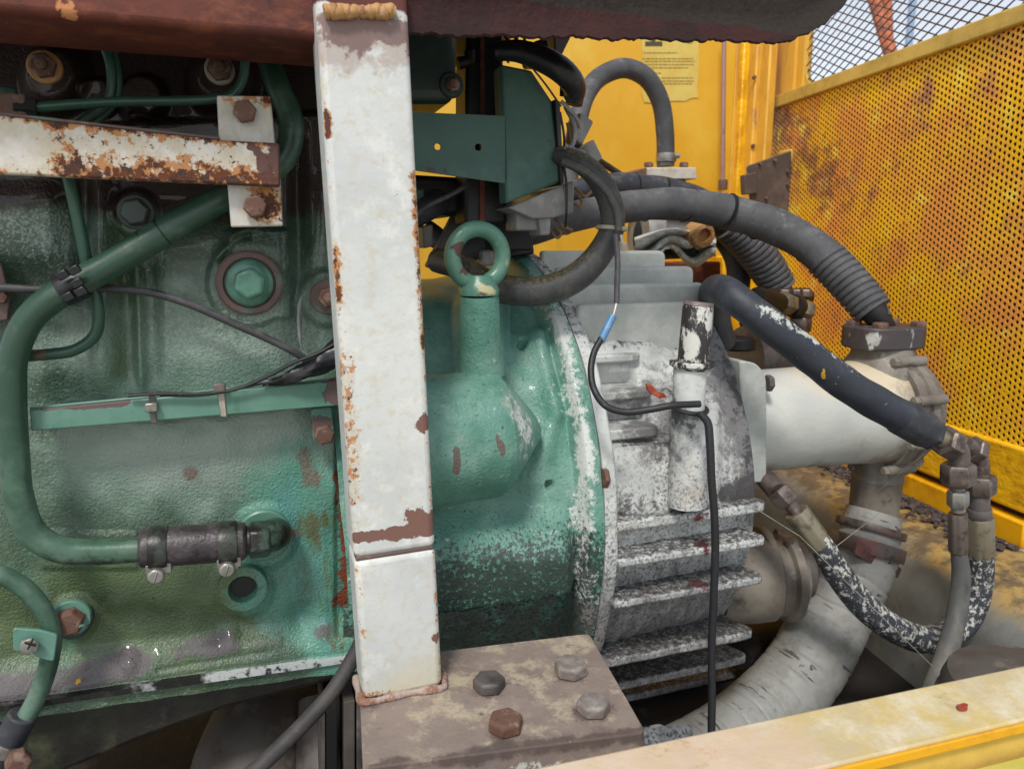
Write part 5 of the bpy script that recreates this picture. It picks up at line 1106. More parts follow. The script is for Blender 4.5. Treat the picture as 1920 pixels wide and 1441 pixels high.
chain(uh, [('crimp_sleeve', 'rubber_dark', 1686, 779, .682, 1738, 809, .678, 66, 'crimp'), ('hose_end', 'rubber_dark', 1738, 809, .678, 1748, 815, .678, 60, 'hex'),
           ('stem', 'brass_dull', 1746, 814, .678, 1784, 830, .677, 36, 'round'), ('swivel_nut', 'nut_steel', 1766, 823, .677, 1790, 836, .676, 58, 'hex')])
b = MB(); tubepx(b, [(1780, 832, .676), (1794, 838, .676), (1799, 850, .676), (1798, 880, .676)], 36, seg=18); b.build('elbow', 'nut_steel', uh)
chain(uh, [('lower_nut', 'nut_steel', 1797, 868, .676, 1796, 908, .676, 58, 'hex'), ('neck', 'steel', 1796, 908, .676, 1796, 958, .676, 24, 'round'), ('small_nut', 'steel', 1796, 918, .676, 1796, 950, .676, 36, 'hex'),
           ('lower_crimp', 'nut_steel', 1796, 962, .676, 1797, 1034, .674, 32, 'crimp')])
b = MB(); tubepx(b, [(1797, 1030, .674), (1802, 1075, .672), (1798, 1130, .668), (1785, 1190, .66), (1770, 1240, .65), (1752, 1290, .635), (1730, 1340, .62)], [27, 32, 34, 36, 38, 40, 40], seg=18); b.build('dropping_hose', 'rubber_dusty', uh)
lh = thing('return_hose', 'black hose flecked with chipped white paint, looping below the oil cooler', 'hose', Q(1740, 1210, .74))
RY = .72
chain(lh, [('angle_nut', 'nut_steel', 1822, 838, RY, 1836, 846, RY, 46, 'hex'), ('upper_nut', 'nut_steel', 1838, 890, RY, 1838, 926, RY, 52, 'hex'), ('neck', 'old_grey_metal', 1836, 925, RY, 1836, 962, RY, 36, 'round'), ('neck_step', 'old_grey_metal', 1836, 952, RY, 1836, 972, RY, 42, 'round'), ('crimp_sleeve', 'brass_dull', 1837, 968, RY, 1838, 1042, RY, 46, 'crimp')])
b = MB(); tubepx(b, [(1808, 832, RY), (1826, 842, RY), (1836, 860, RY), (1838, 895, RY)], 32, seg=18); b.build('elbow', 'nut_steel', lh)
b = MB(); tubepx(b, [(1838, 1036, RY), (1836, 1085, RY), (1822, 1140, RY), (1790, 1183, RY), (1740, 1198, RY - .005), (1680, 1180, RY - .01), (1620, 1135, RY), (1572, 1075, RY + .01), (1545, 1030, RY + .015), (1532, 1008, RY + .02)], [46, 48, 50, 52, 52, 52, 52, 50, 46, 42], seg=24, n=90); b.build('hose', 'rubber_speck', lh)
chain(lh, [('lower_crimp', 'brass_dull', 1538, 1022, RY + .018, 1492, 958, RY + .035, 46, 'crimp'), ('tail', 'nut_steel', 1494, 962, RY + .034, 1472, 930, RY + .045, 26, 'round'), ('tail_nut', 'nut_steel', 1480, 944, RY + .042, 1456, 918, RY + .055, 46, 'hex'), ('adapter', 'nut_steel', 1458, 922, RY + .054, 1430, 892, RY + .09, 38, 'round')])

def big_hose(name, label, pts, w_, m, guard=None, wraps=()):
    t = thing(name, label, 'hose', Q(*pts[-1]))
    bb = MB(); tubepx(bb, pts, w_, seg=28, n=90, rf=lambda l, a: .0008 * math.sin(l * 29 + a) + .0006 * math.sin(l * 71 + 2 * a)); bb.build('hose', m, t)
    if guard:
        bb = MB(); pts_, wg, period = guard
        tubepx(bb, pts_, wg, seg=24, n=130, rf=lambda l, a: .0026 * (1 if math.sin((l / period + a / (2 * math.pi)) * 2 * math.pi) > -.55 else -.35) - .0012); bb.build('spring_guard', 'rubber_grey', t, ang=70)
    for (x, y, Y, dx, dy, w2) in wraps:
        p, q = Q(x, y, Y), Q(x + dx, y + dy, Y)
        ringp(p, q - p, px2m(p, w2 / 2), .0016, 'black_plastic', 'wrap_seam', t, 28)
    return t
def Ymid(x): return np.interp(x, [950, 1100, 1250, 1400, 1500, 1570, 1650], [1.0, 1.06, 1.08, 1.04, .98, .93, CYY])
hb1 = [(940, 450), (1030, 422), (1110, 398), (1190, 386), (1280, 384), (1370, 398), (1450, 424), (1520, 462), (1575, 510), (1618, 560), (1652, 600)]
big_hose('suction_hose', 'thick grey rubber hose arching over the gearbox fins down to the oil cooler flange', [(x, y, float(Ymid(x))) for x, y in hb1], [52, 54, 56, 58, 60, 64, 66, 68, 68, 60, 44], 'rubber_grey',
         ([(1548, 484, float(Ymid(1548))), (1585, 522, float(Ymid(1585))), (1638, 584, float(Ymid(1638)))], [72, 72, 68], .0105),
         [(1215, 385, 1.075, 10, 3, 62), (1290, 385, 1.073, 10, 4, 66), (1362, 396, 1.045, 10, 4, 69), (1428, 417, 1.028, 10, 6, 70), (1520, 462, .97, 10, 8, 69)])
b = MB(); tubepx(b, [(1630, 574, CYY + .01), (1648, 598, CYY), (1662, 622, CYY)], [54, 42, 40], seg=20); b.build('hose_tail', 'black_metal', oc)
big_hose('rear_hose', 'second thick dark hose behind the arching grey one, ending in a ribbed guard', [(1040, 372, 1.2), (1120, 352, 1.22), (1210, 352, 1.24), (1290, 372, 1.25), (1350, 408, 1.25), (1400, 452, 1.25), (1440, 505, 1.24), (1468, 552, 1.22)], [44, 48, 50, 54, 58, 58, 52, 40], 'rubber_dark',
         ([(1366, 420, 1.245), (1405, 458, 1.24), (1440, 505, 1.235), (1462, 540, 1.23)], [66, 68, 66, 60], .012), [(1190, 351, 1.235, 10, 1, 51), (1242, 358, 1.24, 10, 3, 53)])
big_hose('drop_hose', 'dark hose hanging behind the white rag and curling towards the yellow wall', [(1330, 420, 1.32), (1365, 455, 1.32), (1384, 505, 1.3), (1380, 560, 1.28)], 44, 'rubber_dark')
lpn = thing('loop_hose', 'dark hose bent in an upside down U against the yellow wall', 'hose', Q(1250, 320, 1.5))
LY2 = 1.5
b = MB(); tubepx(b, [(1060, 420, 1.30), (1070, 310, 1.35), (1082, 235, 1.4), (1100, 175, 1.45), (1132, 140, LY2), (1172, 128, LY2), (1212, 146, LY2), (1238, 190, LY2), (1247, 250, LY2), (1248, 312, LY2)], [34, 34, 35, 36, 36, 36, 35, 34, 34, 33], seg=22); b.build('hose', 'rubber_grey', lpn)
ringp(Q(1249, 296, LY2), (0, 0, 1), px2m(Q(1249, 296, LY2), 19), .018, 'steel', 'hose_clamp', lpn)
b = MB(); b.lathe(Q(1264, 292, LY2 - .02), (1, -.2, 0), [(0, .006), (.012, .006)], 8); b.build('clamp_screw', 'steel', lpn)
b = MB(); b.prism(rnd_poly(poly([(1214, 314), (1306, 314), (1307, 336), (1214, 336)], LY2 - .03), .003), (0, .06, 0)); b.build('flange', 'tab_paint', lpn, bevel=.003)
b = MB(); b.prism(rnd_poly(poly([(1188, 322), (1212, 314), (1212, 336), (1190, 336)], LY2 - .03), .002), (0, .06, 0)); b.build('flange_lug', 'rusty_bolt', lpn, bevel=.003)
b = MB(); b.lathe(Q(1255, 372, LY2), (0, 0, 1), [(0, .034), (.04, .034)], 24); b.build('flange_neck', 'black_metal', lpn)
for x in (1216, 1282):
    b = MB(); b.hexa(Q(x, 313, LY2), (0, 0, 1), .018, .01, .2); b.build('flange_bolt', 'rusty_bolt', lpn, bevel=.001)

# valve cluster
vc = thing('valve_cluster', 'cluster of black and tan hydraulic nuts behind the dark hydraulic hose by the perforated guard', 'valve', Q(1480, 620, 1.1))
chain(vc, [('black_union', 'black_metal', 1418, 556, 1.05, 1462, 568, 1.08, 38, 'round'), ('tan_nut', 'brass_dull', 1462, 566, 1.08, 1484, 572, 1.09, 40, 'hex'), ('ring', 'black_metal', 1484, 572, 1.09, 1494, 576, 1.1, 44, 'round'), ('tan_cap', 'brass_dull', 1494, 578, 1.1, 1518, 584, 1.1, 40, 'hex'), ('down_nut', 'nut_steel', 1502, 594, 1.1, 1500, 622, 1.1, 38, 'hex'), ('body', 'black_metal', 1440, 560, 1.16, 1512, 556, 1.2, 36, 'round'), ('pipe_stub', 'black_metal', 1400, 600, 1.12, 1480, 640, 1.14, 36, 'round')])
for i, x in enumerate((1470, 1492, 1510)):
    b = MB(); b.hexa(Q(x, 556, 1.16), (0, 0, 1), .022, .014, i); b.build('valve_bolt', 'nut_steel', vc, bevel=.001)
bv = thing('black_valve', 'black drum valve with rusty open pipe end above the gearbox fins', 'valve', Q(1290, 470, 1.2))
b = MB(); tubepx(b, [(1205, 440, 1.24), (1250, 444, 1.2), (1310, 448, 1.16)], [84, 84, 70], seg=24); b.build('drum', 'black_metal', bv, bevel=.006)
b = MB(); o_ = Q(1302, 438, 1.15); ax_ = Q(1330, 444, 1.1) - o_; b.lathe(o_, ax_, [(0, .022), (.03, .022), (.034, .020), (.036, .013), (.024, .012), (.024, .001)], 24); b.build('open_pipe', 'weld_metal', bv)
b = MB(); b.lathe(Q(1196, 440, 1.22), (1, -.1, 0), [(0, .052), (.012, .056), (.03, .056), (.036, .05)], 30); b.build('white_collar', 'relay_grey', bv)
rg = thing('white_rag', 'crumpled white plastic rag hanging under the black drum valve', 'rag', Q(1300, 500, 1.16))
n = 26; G = np.zeros((n, n, 3))
for i in range(n):
    for j in range(n):
        u, v = i / (n - 1), j / (n - 1)
        p = Q(1190 + 152 * v, 448 + (50 + 16 * math.sin(v * 11)) * u - 18 * math.sin(v * 3.0), 1.13 + .03 * math.sin(9 * v + 2 * u) * u + .02 * math.cos(14 * u + 5 * v) + .03 * v)
        G[i, j] = p
b = MB(); b.grid(G); o = b.build('cloth', 'white_rag', rg, fix=False); md_ = o.modifiers.new('thick', 'SOLIDIFY'); md_.thickness = .003
kb = thing('brown_bracket', 'brown box section of the frame seen between the fins and the yellow wall', 'bracket', Q(1340, 570, 1.35))
b = MB(); b.prism(poly([(1290, 492), (1352, 490), (1352, 560), (1352, 860), (1290, 860)], 1.36), (0, .1, 0)); b.build('web', 'header_rust', kb, bevel=.004)
b = MB(); b.prism(poly([(1356, 480), (1416, 478), (1420, 900), (1356, 900)], 1.42), (0, .06, 0)); b.build('gusset', 'sill_yellow', kb, bevel=.004)

# ------------------------------------------------------------------ green control box, its bracket and its wires
xb_ = thing('control_box', 'dark green sheet metal control box with drilled bracket plate and pale terminal block below', 'control box', Q(1000, 380, .80))
BYc = .80
f_ = [(945, 128), (1000, 132), (1040, 190), (1054, 222), (1058, 345), (952, 388)]
b = MB(); b.prism(poly([(938, 120), (998, 132), (1036, 190), (1053, 340), (950, 382), (944, 250)], BYc), (0.0, .028, 0)); b.build('cover', 'box_green', xb_, bevel=.003)
b = MB()
P = [Q(x, y, BYc - .045) for x, y in ((776, 209), (944, 216), (950, 343), (776, 318))]
# plate with two drilled holes: ring of faces round each hole
def plate_with_holes(bb, x0, x1, y0, y1, holes, Y, t, slant=0.0):
    cuts = [x0] + [(holes[i][0] + holes[i + 1][0]) / 2 for i in range(len(holes) - 1)] + [x1]
    yt_ = lambda x: y0 + (x - x0) * .042
    yb_ = lambda x: y1 + (x - x0) * .145
    for k, (hx_, hy_, hr_) in enumerate(holes):
        a_, c_ = cuts[k], cuts[k + 1]
        sq = []
        for q in np.linspace(0, 1, 4, endpoint=False): sq.append((c_, yt_(c_) + (yb_(c_) - yt_(c_)) * (1 - q) if False else yb_(c_) + (yt_(c_) - yb_(c_)) * q))
        for q in np.linspace(0, 1, 4, endpoint=False): x_ = c_ + (a_ - c_) * q; sq.append((x_, yt_(x_)))
        for q in np.linspace(0, 1, 4, endpoint=False): sq.append((a_, yt_(a_) + (yb_(a_) - yt_(a_)) * q))
        for q in np.linspace(0, 1, 4, endpoint=False): x_ = a_ + (c_ - a_) * q; sq.append((x_, yb_(x_)))
        V = []; n_ = 16
        for (x_, y_) in sq: V.append(Q(x_, y_, Y))
        for (x_, y_) in sq:
            an = math.atan2(y_ - hy_, x_ - hx_); V.append(Q(hx_ + hr_ * math.cos(an), hy_ + hr_ * math.sin(an), Y))
        V += [v + Vector((0, t, 0)) for v in V]
        F = []
        for i in range(n_):
            j = (i + 1) % n_
            F += [(i, j, n_ + j, n_ + i), (2 * n_ + i, 3 * n_ + i, 3 * n_ + j, 2 * n_ + j), (n_ + i, n_ + j, 3 * n_ + j, 3 * n_ + i)]
            F.append((i, 2 * n_ + i, 2 * n_ + j, j))
        bb.add(V, F)
b = MB(); plate_with_holes(b, 770, 947, 210, 318, [(821, 275, 6.5), (897, 276, 7)], BYc - .004, .004); b.build('bracket_plate', 'box_green', xb_)
b = MB(); b.prism(poly([(952, 390), (1056, 346), (1062, 400), (1040, 408), (1000, 410), (960, 392)], BYc + .012), (0, .08, 0)); b.build('terminal_base', 'relay_grey', xb_, bevel=.004)
b = MB(); b.prism(rnd_poly(poly([(968, 398), (1012, 402), (1012, 432), (968, 432)], BYc + .03), .003), (0, .04, 0)); b.build('relay', 'relay_grey', xb_, bevel=.002)
b = MB(); b.prism(rnd_poly(poly([(1010, 406), (1034, 404), (1032, 440), (1014, 442)], BYc + .02), .003), (0, .04, 0)); b.build('terminal_block', 'relay_grey', xb_, bevel=.002)
b = MB(); b.prism(rnd_poly(poly([(1056, 345), (1078, 338), (1076, 400), (1050, 404)], BYc + .02), .004), (0, .03, 0)); b.build('terminal_lug', 'relay_grey', xb_, bevel=.003)
b = MB(); b.prism(rnd_poly(poly([(930, 380), (1000, 400), (1000, 470), (930, 470)], BYc + .10), .004), (0, .05, 0)); b.build('dark_base', 'black_metal', xb_, bevel=.003)
b = MB(); b.prism(poly([(1040, 186), (1050, 190), (1058, 342), (1052, 348)], BYc - .006), (0, .11, 0)); b.build('edge_seal', 'black_plastic', xb_, bevel=.001)
b = MB(); b.prism(rnd_poly(poly([(1088, 210), (1114, 228), (1092, 272), (1078, 262)], BYc + .012), .003), (0, .03, 0)); b.build('switch_block', 'relay_grey', xb_, bevel=.002)
b = MB(); b.lathe(Q(1096, 272, BYc + .03), (.6, 0, -1), [(0, .012), (.022, .012), (.024, .008)], 16); b.build('connector', 'relay_grey', xb_)
b = MB(); b.prism(rnd_poly(poly([(1000, 78), (1026, 70), (1038, 112), (1010, 112)], BYc - .01), .003), (0, .05, 0)); b.build('black_relay', 'black_plastic', xb_, bevel=.002)
b = MB(); b.prism(poly([(1038, 50), (1085, 40), (1050, 112), (1040, 96)], BYc + .06), (0, .03, 0)); b.build('hanger', 'old_grey_metal', xb_, bevel=.002)
# loose wires by the box
wr = thing('wire_bundle', 'tangle of thin grey and tan wires along the edge of the dark green control box', 'wires', Q(1080, 300, .82))
wires = [([(1052, 190, .80), (1072, 210, .80), (1086, 232, .81), (1092, 262, .82)], 8, 'relay_grey'), ([(1060, 200, .81), (1078, 240, .80), (1074, 270, .80), (1060, 282, .79)], 9, 'relay_grey'),
    ([(1086, 236, .83), (1092, 258, .82), (1084, 276, .82), (1072, 268, .82)], 6, 'black_plastic'), ([(1064, 230, .82), (1070, 262, .82), (1068, 290, .82)], 7, 'wire_tan'), ([(1056, 282, .79), (1076, 284, .79), (1094, 288, .80)], 12, 'relay_grey'),
    ([(1050, 210, .80), (1058, 260, .80), (1056, 300, .79), (1062, 345, .80), (1062, 402, .80), (1060, 425, .81)], 5, 'black_plastic'),
    ([(1040, 408, .84), (1056, 424, .83), (1072, 432, .83), (1060, 438, .84), (1040, 428, .85)], 6, 'wire_tan'), ([(1030, 430, .84), (1046, 446, .83), (1052, 438, .83), (1040, 426, .84)], 5, 'wire_tan'), ([(1078, 352, .83), (1096, 368, .82), (1108, 360, .83)], 6, 'wire_tan'), ([(1072, 380, .83), (1088, 388, .82), (1090, 376, .83), (1082, 362, .83)], 6, 'wire_tan'),
    ([(945, 66, .84), (960, 90, .83), (952, 118, .83)], 5, 'black_plastic'), ([(960, 60, .86), (976, 84, .84), (990, 80, .84), (1000, 98, .84)], 6, 'black_plastic'), ([(990, 56, .86), (984, 78, .85), (1004, 92, .84)], 6, 'black_plastic'), ([(1010, 52, .86), (1012, 70, .85)], 7, 'black_plastic'), ([(972, 60, .88), (966, 90, .86)], 6, 'black_plastic'),
    ([(1000, 130, .796), (1024, 160, .795), (1052, 200, .795)], 4, 'cable_grey')]
for pts, w_, m in wires:
    b = MB(); tubepx(b, pts, w_, seg=8, n=24); b.build('wire', m, wr)
b = MB(); b.box(Q(1062, 165, .80), .012, .01, .018, .3); b.build('plug', 'black_plastic', wr, bevel=.001)
b = MB(); b.lathe(Q(1076, 196, .81), (.2, 0, 1), [(0, .010), (.016, .010), (.018, .007)], 14); b.build('gland', 'black_plastic', wr)
sv = thing('black_sleeve', 'fat black cable sleeve bending over the top of the dark green control box', 'sleeve', Q(1040, 140, .78))
b = MB(); tubepx(b, [(930, 96, .80), (970, 96, .79), (1010, 108, .78), (1050, 130, .77), (1070, 150, .775), (1078, 172, .79), (1066, 180, .80)], [34, 40, 46, 48, 46, 42, 30], seg=22); b.build('sleeve', 'black_tape', sv)
cd_ = thing('harness_conduit', 'mossy black wiring conduit curving from the control box round behind the lifting eye', 'conduit', Q(1000, 555, .80))
cpts = [(1046, 290, .80), (1090, 306, .78), (1122, 336, .77), (1144, 380, .765), (1148, 425, .765), (1128, 470, .77), (1086, 516, .775), (1030, 542, .785), (960, 545, .80), (905, 528, .83), (862, 500, .86), (820, 488, .90)]
b = MB(); tubepx(b, cpts, [34, 40, 44, 46, 46, 50, 54, 55, 55, 54, 50, 46], seg=24, n=90); b.build('conduit', 'rubber_mossy', cd_)
b = MB(); tubepx(b, [(1054, 304, .765), (1090, 318, .755), (1130, 350, .745), (1156, 396, .742), (1160, 432, .742)], 14, seg=12); b.build('edge_cable', 'rubber_mossy', cd_)
p_ = Q(1147, 428, .765); b = MB(); b.torus(p_, (Q(1150, 400, .765) - p_), px2m(p_, 27), px2m(p_, 4), 30, 8); tie = b.build('cable_tie', 'tie_cream', cd_)
b = MB(); b.box(Q(1167, 462, .742), .006, .008, .009, .2, .3); tubepx(b, [(1164, 440, .742), (1168, 460, .741)], 6, seg=6); b.build('tie_tail', 'tie_cream', cd_)
sw_ = thing('sensor_wire', 'thin sensor wire with blue crimp joint hanging from the tied conduit to the dipstick tube', 'wire', Q(1130, 640, .70))
b = MB(); tubepx(b, [(1154, 440, .742), (1158, 490, .735), (1157, 530, .73), (1156, 568, .725)], 11, seg=10); b.build('upper_wire', 'cable_grey', sw_)
b = MB(); tubepx(b, [(1156, 566, .725), (1153, 580, .722), (1149, 594, .72)], 5, seg=8); b.build('bare_copper', 'copper_wire', sw_)
chain(sw_, [('blue_crimp', 'blue_plastic', 1149, 592, .72, 1127, 638, .715, 15, 'round')])
b = MB(); tubepx(b, [(1128, 634, .715), (1114, 660, .71), (1108, 695, .70), (1114, 730, .69), (1135, 760, .68), (1170, 772, .672), (1215, 768, .664), (1260, 760, .656), (1312, 757, .655)], 13, seg=12, n=60); b.build('lower_wire', 'cable_black', sw_)
b = MB(); p_ = Q(1292, 764, .69); b.torus(p_, (0.05, -.15, 1), px2m(p_, 33), px2m(p_, 4.5), 36, 8); b.build('wire_wrap', 'cable_black', sw_)
dw_ = thing('hanging_wire', 'black braided wire hanging straight down in front of the gearbox fins from the dipstick', 'wire', Q(1335, 1360, .64))
b = MB(); tubepx(b, [(1312, 775, .665), (1326, 790, .66), (1331, 830, .655), (1334, 900, .652), (1339, 960, .65), (1341, 1020, .65), (1338, 1120, .648), (1334, 1220, .646), (1335, 1300, .644), (1334, 1380, .64), (1336, 1450, .63)], 15, seg=12, n=90); b.build('wire', 'cable_black', dw_)
gw = thing('grey_wire', 'short grey wire dropping from the bracket plate behind the lifting eye', 'wire', Q(800, 400, .84))
b = MB(); tubepx(b, [(770, 412, .84), (800, 388, .84), (840, 368, .84), (868, 352, .84), (890, 334, .85)], 9, seg=10); b.build('wire', 'cable_grey', gw)
gw2 = thing('cross_cable', 'thin dark cable slanting across the yellow wall under the loop hose', 'cable', Q(1150, 320, 1.4))
b = MB(); tubepx(b, [(1095, 284, 1.3), (1130, 306, 1.4), (1190, 345, 1.45)], 13, seg=10); b.build('cable', 'cable_dusty', gw2)

# cylinder head end and dark shapes round the control box
ce = thing('filter_housing', 'dark green oil filter housing with a corner bolt hanging beside the white post', 'filter', Q(830, 190, .82))
b = MB(); P = rnd_poly(poly([(740, -30), (858, -30), (860, 150), (852, 192), (740, 192)], .80), [.0, .02, .004, .02, .0]); b.prism(P, (0, .10, 0)); b.build('housing', 'head_green', ce, bevel=.014, seg=4)
t_ = bolt(847, 160, .798, 24, 'rusty_bolt', 1.9, 'head_green', name='housing_bolt', collar=.7, par=ce)
b = MB(); tubepx(b, [(858, 120, .85), (880, 112, .85), (880, 96, .85)], 22, seg=12); b.build('pipe_nipple', 'black_metal', ce)
dr = thing('black_strut', 'wide black upright strut between the filter housing and the control box', 'strut', Q(905, 330, .95))
b = MB(); b.prism(poly([(876, 20), (944, 20), (946, 260), (950, 420), (872, 420), (874, 150)], .86), (0, .05, 0)); b.build('web', 'black_metal', dr, bevel=.004)
b = MB(); b.prism(poly([(900, 20), (908, 20), (910, 420), (900, 420)], .856), (0, .0035, 0)); b.build('edge_strip', 'header_rust', dr, bevel=.001)
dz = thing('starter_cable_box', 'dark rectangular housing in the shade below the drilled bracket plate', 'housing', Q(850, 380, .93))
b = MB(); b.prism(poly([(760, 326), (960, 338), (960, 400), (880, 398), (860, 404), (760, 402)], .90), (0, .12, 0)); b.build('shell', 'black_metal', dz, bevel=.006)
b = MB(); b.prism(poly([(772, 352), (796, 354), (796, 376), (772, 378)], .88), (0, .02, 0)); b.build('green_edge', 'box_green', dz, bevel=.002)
hs2 = thing('rubber_elbow', 'short black rubber elbow with stub pipe beside the post under the bracket plate', 'elbow', Q(800, 430, .88))
b = MB(); tubepx(b, [(770, 410, .88), (800, 392, .88), (826, 376, .9)], [44, 46, 46], seg=18); b.build('elbow', 'rubber_dark', hs2, bevel=.003)
b = MB(); b.prism(rnd_poly(poly([(792, 424), (812, 420), (812, 462), (794, 466)], .87), .003), (0, .03, 0)); b.build('stub', 'old_grey_metal', hs2, bevel=.002)
ob = thing('oblique_strap', 'pale brown flat strap slanting behind the lifting eye', 'strap', Q(850, 450, 1.0))
b = MB(); b.prism(poly([(858, 388), (893, 382), (894, 398), (868, 440), (828, 510), (800, 500)], .96), (0, .02, 0)); b.build('strap', 'old_grey_metal', ob, bevel=.003)
hb2 = thing('back_hose', 'dark grey hose passing low behind the lifting eye towards the arching hose', 'hose', Q(960, 450, 1.0))
b = MB(); tubepx(b, [(800, 432, 1.0), (860, 470, .97), (905, 462, .96), (960, 440, .97), (1010, 430, 1.0)], 40, seg=18); b.build('hose', 'rubber_grey', hb2)
cg = thing('pale_connector', 'pale grey connector cap seen through the ring of the lifting eye', 'connector', Q(920, 480, .93))
b = MB(); b.prism(rnd_poly(poly([(905, 470), (950, 462), (952, 492), (908, 500)], .93), .004), (0, .05, 0)); b.build('cap', 'relay_grey', cg, bevel=.003)
b = MB(); b.prism(rnd_poly(poly([(935, 458), (1000, 452), (1003, 476), (940, 486)], .95), .004), (0, .05, 0)); b.build('shell', 'black_metal', cg, bevel=.003)

# ------------------------------------------------------------------ rusty white arm bolted to the block
ar = thing('flat_bar_brace', 'white flat bar arm heavily spotted with orange rust, bolted to the green engine block', 'arm', Q(440, 320, .71))
b = MB(); b.prism(poly([(-90, 206), (410, 262), (524, 268), (526, 350), (-90, 322)], .70), (0, .012, 0)); b.build('flat_bar', 'arm_paint', ar, bevel=.002)
b = MB(); b.prism([Q(-90, 206, .7005), Q(410, 262, .7005), Q(410, 262, .722), Q(-90, 206, .722)], (0, 0, .0025)); b.build('bar_edge', 'rim_rust', ar, bevel=.001)
b = MB(); b.prism(poly([(406, 179), (508, 180), (518, 290), (412, 290)], .714), (0, .006, 0)); b.build('upper_tab', 'tab_paint', ar, bevel=.0015)
b = MB(); b.prism(poly([(425, 330), (526, 330), (531, 424), (433, 426)], .714), (0, .006, 0)); b.build('lower_tab', 'tab_paint', ar, bevel=.0015)
for x, y in ((459, 211), (478, 388)): bolt(x, y, .7125, 38, 'rusty_bolt', name='tab_bolt', h=.38, par=ar)

# ------------------------------------------------------------------ cables on and under the engine
kc = thing('engine_cable', 'dark grey cable looping across the green engine block below the big plug', 'cable', Q(400, 590, .74))
b = MB(); tubepx(b, [(-40, 536, .765), (20, 540, .765), (80, 543, .765), (150, 540, .766), (220, 541, .758), (290, 550, .757), (360, 572, .757), (430, 603, .757), (500, 634, .757), (545, 656, .757), (585, 682, .76)], 15, seg=14); b.build('cable', 'cable_grey', kc)
tp = thing('taped_bundle', 'black taped wire bundle lying on the green cable strip beside the post', 'bundle', Q(600, 690, .74))
b = MB(); tubepx(b, [(492, 722, .748), (540, 708, .745), (585, 690, .742), (622, 668, .742), (650, 640, .745), (690, 610, .75)], [6, 22, 34, 42, 40, 36], seg=16, rf=lambda l, a: .0014 * math.sin(3 * a + l * 160)); b.build('tape', 'black_tape', tp)
b = MB(); tubepx(b, [(240, 742, .747), (300, 738, .746), (370, 738, .746), (440, 730, .745), (500, 706, .742), (550, 680, .738), (600, 660, .735), (650, 630, .735)], 7, seg=8); b.build('thin_wire', 'cable_black', tp)
b = MB(); tubepx(b, [(300, 741, .747), (380, 741, .746), (450, 727, .745), (530, 712, .744)], 5, seg=8); b.build('thin_wire', 'cable_black', tp)
b = MB(); b.prism(poly([(628, 640), (646, 622), (650, 640), (634, 656)], .73), (0, .003, 0)); b.build('brown_tag', 'wire_tan', tp)
vs = thing('vine_string', 'dry grey string of old sealant stuck upright on the green block', 'string', Q(562, 610, .77))
b = MB(); tubepx(b, [(566, 556, .778), (562, 570, .776), (560, 600, .777), (563, 640, .779), (566, 655, .78)], [4, 8, 7, 5, 3], seg=8); b.build('strip', 'relay_grey', vs)
bc = thing('power_cable', 'thick dusty black cable hanging from behind the post down below the engine', 'cable', Q(600, 1340, .70))
b = MB(); tubepx(b, [(700, 1120, .74), (678, 1200, .735), (655, 1245, .73), (620, 1300, .72), (575, 1350, .71), (530, 1395, .70), (470, 1450, .69), (400, 1500, .68)], 30, seg=16); b.build('cable', 'cable_dusty', bc)
eb_ = thing('rusty_bracket', 'small rusty bracket poking in behind the green coolant pipe bend', 'bracket', Q(5, 560, .775))
b = MB(); b.prism(poly([(-60, 480), (2, 495), (18, 560), (14, 600), (-60, 610)], .775), (0, .008, 0)); b.build('plate', 'rim_rust', eb_, bevel=.001)
b = MB(); b.hexa(Q(2, 555, .774), (0, -1, 0), .012, .006); b.build('bolt', 'rusty_bolt', eb_)

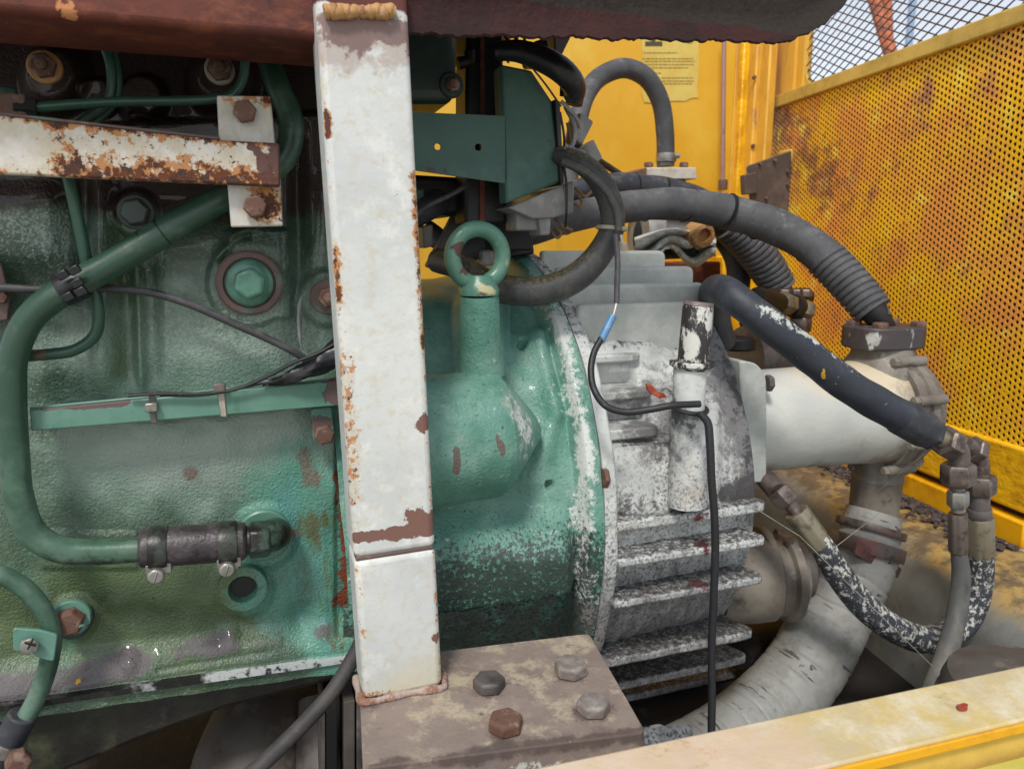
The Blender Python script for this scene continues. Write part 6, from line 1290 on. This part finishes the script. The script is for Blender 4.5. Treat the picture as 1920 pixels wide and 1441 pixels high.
# pipes in the dark under the engine
dp = thing('exhaust_elbow', 'large dusty grey pipe elbow in the dark under the oil pan', 'pipe', Q(480, 1420, .95))
b = MB(); tubepx(b, [(560, 1330, 1.02), (500, 1360, .98), (470, 1430, .93), (450, 1540, .88)], [150, 190, 205, 210], seg=30); b.build('elbow', 'deep_pipe', dp)
b = MB(); p_ = Q(470, 1430, .93); ringp(Q(560, 1330, 1.02), Q(520, 1340, 1.0) - Q(620, 1315, 1.05), px2m(p_, 86), .02, 'deep_pipe', 'flange', dp)
dc = thing('pipe_coupling', 'dark ribbed pipe coupling with a brown band beside the foot plate edge', 'coupling', Q(640, 1420, .90))
A_ = Q(632, 1310, .93); B2 = Q(628, 1500, .85)
b = MB(); b.lathe(A_, B2 - A_, [(0, .05), (.2, .05)], 30); b.build('pipe', 'old_grey_metal', dc)
for o_, r_, m in ((-.02, .045, 'deep_pipe'), (.012, .045, 'deep_pipe')): pass
for x, m, w_ in ((606, 'old_grey_metal', 7), (622, 'black_metal', 20), (655, 'deep_pipe', 20), (674, 'old_grey_metal', 10)):
    b = MB(); b.prism(rnd_poly(poly([(x - w_ / 2, 1316), (x + w_ / 2, 1312), (x + w_ / 2, 1500), (x - w_ / 2, 1500)], .80 - .0006 * (x - 606) * .1), .001), (0, .05, 0)); b.build('band', m, dc, bevel=.002)
gr = thing('grey_rag', 'small crumpled grey rag tucked between the foot plate and the bed rail', 'rag', QZ(1240, 1380, 1.07))
n = 16; G = np.zeros((n, n, 3))
for i in range(n):
    for j in range(n):
        p_ = Q(1205 + 90 * j / (n - 1), 1362 + 46 * i / (n - 1) + 6 * math.sin(j * .9), .535 - .02 * i / n + .006 * math.sin(i * 1.3 + j)); G[i, j] = p_
b = MB(); b.grid(G); o = b.build('cloth', 'grey_rag', gr, fix=False); md_ = o.modifiers.new('thick', 'SOLIDIFY'); md_.thickness = .003
# strands of cobweb between the hoses
cw = thing('cobweb', 'fine cobweb strands stretched between the gearbox fins and the looping hose', 'cobweb', Q(1600, 1100, .68))
for a_, c_ in (((1412, 950, .70), (1500, 1005, .69)), ((1500, 1005, .69), (1745, 1245, .65)), ((1745, 1245, .65), (1800, 1290, .64)), ((1560, 1030, .69), (1650, 960, .8)), ((1640, 925, .78), (1735, 850, .7))):
    b = MB(); b.tube([Q(*a_), Q(*c_)], .0004, seg=4, n=3); b.build('strand', 'tie_cream', cw)
yf = thing('yellow_flake', 'tiny bright yellow flake lying on the dirty lower ledge of the green block', 'flake', Q(146, 1277, .765))
b = MB(); b.prism(poly([(141, 1281), (143, 1274), (150, 1272), (152, 1277), (147, 1280), (144, 1283)], .768), (0, .0015, 0)); b.build('chip', 'skirt_yellow', yf, smooth=False)
